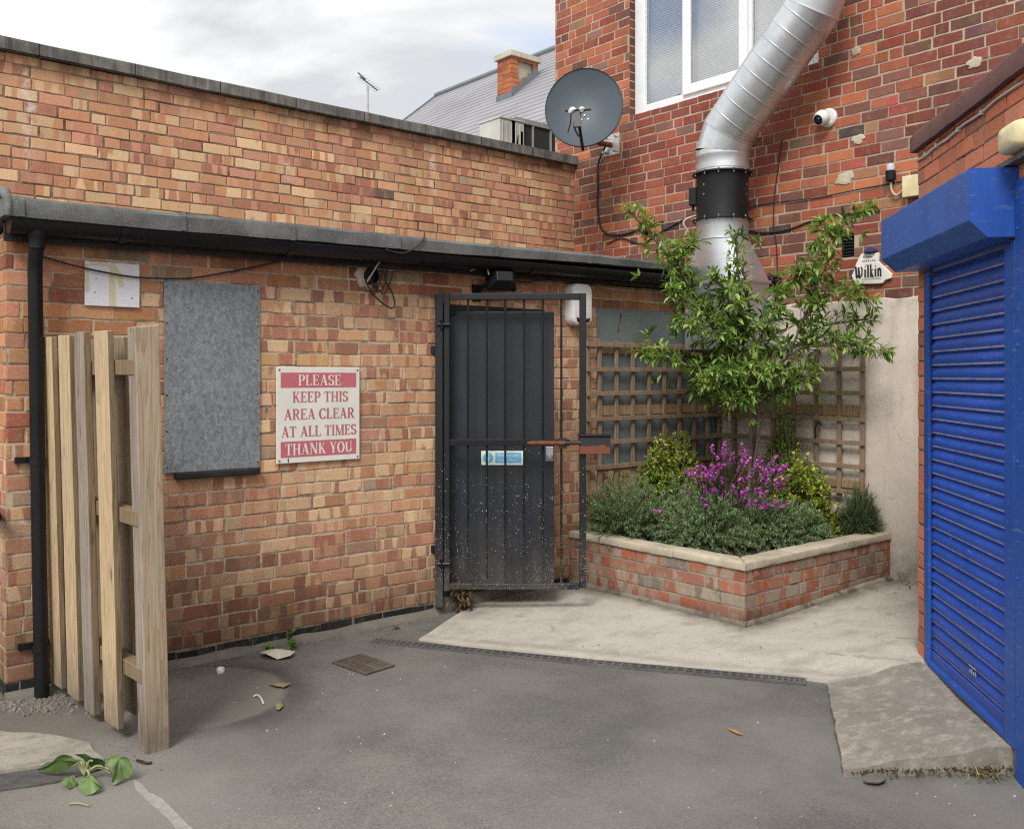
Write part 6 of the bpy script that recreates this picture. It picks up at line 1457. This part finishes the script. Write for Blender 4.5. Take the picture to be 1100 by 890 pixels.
mb = MB(); mb.tube(spline([PG(147,816,.006), PG(152,817,.012), PG(158,819,.008), PG(163,818.5,.006)], 4), .005, 6); tag(put('wire_scrap', mb, M['cable'], smooth=True, ang=180), 'bit of bent black wire at the foot of fence post', 'wire')
mb = MB(); mb.tube(spline([PG(74,863,.006), PG(84,862,.01), PG(96,865,.006)], 4), .003, 5); tag(put('twig', mb, M['stalk'], smooth=True, ang=180), 'thin twig on asphalt in front of the uprooted weed', 'twig')
# grit and rubble: uncountable
rg = random.Random(50); mb = MB()
def chip(p, r):
    n = 6; a0 = rg.random()*6; mb.rings([[p + Vector((math.cos(a0+2*math.pi*i/n)*r*k*rg.uniform(.7,1.2), math.sin(a0+2*math.pi*i/n)*r*k*rg.uniform(.6,1.1), z)) for i in range(n)] for z, k in ((-.001,1),(r*.55,.85),(r*.8,.35))])
for i in range(420): px, py = rg.gauss(45,30), rg.gauss(752,9); chip(PG(px, max(735,py), .0), abs(rg.gauss(.004,.004))+.002)
for i in range(260): chip(Vector((rg.uniform(-5.3,-2.6), -abs(rg.gauss(.04,.07))-.06, 0)), abs(rg.gauss(.0025,.003))+.0015)
for i in range(120): chip(PG(rg.gauss(140,22), rg.gauss(806,10), 0), abs(rg.gauss(.0015,.002))+.001)
dt = put('rubble', mb, surf('grit', (.20,.17,.14), (.11,.09,.075), 60, .95, .3, 90, dirt=((.38,.34,.29), .5)), origin=(-5.2,-.3,0)); tag(dt, 'loose dirt and rubble scattered at foot of downpipe and wall', 'rubble'); dt['kind'] = 'stuff'
mb = MB()
for i in range(70): 
    px, py = rg.uniform(180,1090), rg.uniform(715,888); p = PG(px, py, 0); p.z = zg(p.x, p.y); chip(p, abs(rg.gauss(.001,.0016))+.001)
for px, py in ((478,715.5),(430,729),(405,741),(510,741),(420,865),(343,868),(371,862),(1020,850),(1005,843),(1047,862),(1003,880),(985,840),(1026,833)): 
    p = PG(px, py, 0); p.z = zg(p.x, p.y); chip(p, .0045)
dt = put('grit', mb, surf('pale_grit', (.55,.52,.46), (.36,.33,.28), 60, .9, .2, 90), origin=(-3,-1.5,0)); tag(dt, 'pale grit and gum spots scattered over the asphalt', 'grit'); dt['kind'] = 'stuff'
rg = random.Random(61); LV = Leaves()
for i in range(70):
    px = rg.gauss(972,20); p = PG(px, rg.gauss(627,5), .07); p = Vector((min(p.x,-.03), p.y, zslab(p.x,p.y)+.004)); LV.leaf(p, rv(rg) + Vector((0,0,.1)), Zv, rg.uniform(.01,.03), .01, tint(rg, DEAD), .1, .3, 1)
for i in range(26):
    px = rg.uniform(600,980); py = rg.uniform(640,715); p = PG(px, py, .03); LV.leaf(Vector((p.x,p.y,zslab(p.x,p.y)+.003)), rv(rg), Zv, rg.uniform(.008,.022), .008, tint(rg, DEAD), .1, .3, 1)
dt = put('leaf_litter', LV.mb, M['leafsoft'], smooth=True, ang=180); tag(dt, 'dry leaf litter blown over the concrete near the rendered wall', 'leaf litter'); dt['kind'] = 'stuff'

# ================================================================== light, sky, camera
EL, AZ = R(47), R(213)         # direction the sun stands in: behind and left of the camera
sd_ = Vector((math.cos(EL)*math.cos(AZ), math.cos(EL)*math.sin(AZ), math.sin(EL)))
ld = bpy.data.lights.new('sun', 'SUN'); ld.energy = SUN; ld.angle = R(20); ld.color = (1., .972, .93)
so = bpy.data.objects.new('sun', ld); COL.objects.link(so); so.rotation_euler = (-sd_).to_track_quat('-Z', 'Y').to_euler(); so.location = (-10, -12, 15)
w = bpy.data.worlds.new('World'); sc.world = w; w.use_nodes = True; t = NT(w.node_tree)
sk = t.n('ShaderNodeTexSky'); sk.sky_type = 'NISHITA'; sk.sun_disc = False; sk.sun_elevation = EL; sk.sun_rotation = math.pi/2 - AZ; sk.dust_density = 2.
g = t.n('ShaderNodeTexCoord').outputs['Generated']
gx, gy, gz_ = t.sep(g)
zz = t.math('ADD', t.math('MAXIMUM', gz_, 0.), .22)
pl = t.n('ShaderNodeCombineXYZ', None, _0=t.math('DIVIDE', gx, zz), _1=t.math('DIVIDE', gy, zz), _2=.7).outputs[0]
c1 = t.noise(pl, 1.15, 7, .58, .4); c2 = t.noise(t.n('ShaderNodeVectorMath', {'operation': 'ADD'}, _0=pl, _1=(3.1,7.7,1.3)).outputs[0], .85, 6, .55, .3)
dt_ = t.n('ShaderNodeVectorMath', {'operation': 'DOT_PRODUCT'}, _0=g, _1=(-.678,.622,.392)).outputs['Value']
hole = t.ramp(t.math('ADD', dt_, t.ramp(c1, .3, .7, -.004, .004)), .9998, .9955)
cover = t.math('MULTIPLY', t.ramp(c1, .30, .44), hole)
tone = t.ramp(c2, .37, .66)
cloud = t.mix(tone, (3.45,3.54,3.68), (9.2,9.1,8.9))
up = t.ramp(gz_, .0, .25, 1.08, 1.0)
col = t.mix(cover, t.mix(.7, sk.outputs[0], (3.2,3.9,4.9)), cloud)
bg = t.n('ShaderNodeBackground', None, Color=col, Strength=SKY); t.n('ShaderNodeOutputWorld', None, Surface=bg.outputs[0])
cam = bpy.data.cameras.new('camera'); co = bpy.data.objects.new('camera', cam); COL.objects.link(co)
co.location = CAM; co.rotation_euler = (R(90), 0, math.atan2(FW.y, FW.x) - math.pi/2)
cam.sensor_width = 36.; cam.lens = 36.*F/1100.; cam.shift_y = -(445.-HY)/1100.; cam.clip_end = 500.; cam.clip_start = .05
sc.camera = co
sc.view_settings.view_transform = 'Standard'; sc.view_settings.look = 'None'; sc.view_settings.exposure = 0; sc.view_settings.gamma = 1
sc.cycles.use_denoising = False; sc.cycles.filter_width = 1.2; sc.cycles.max_bounces = 6
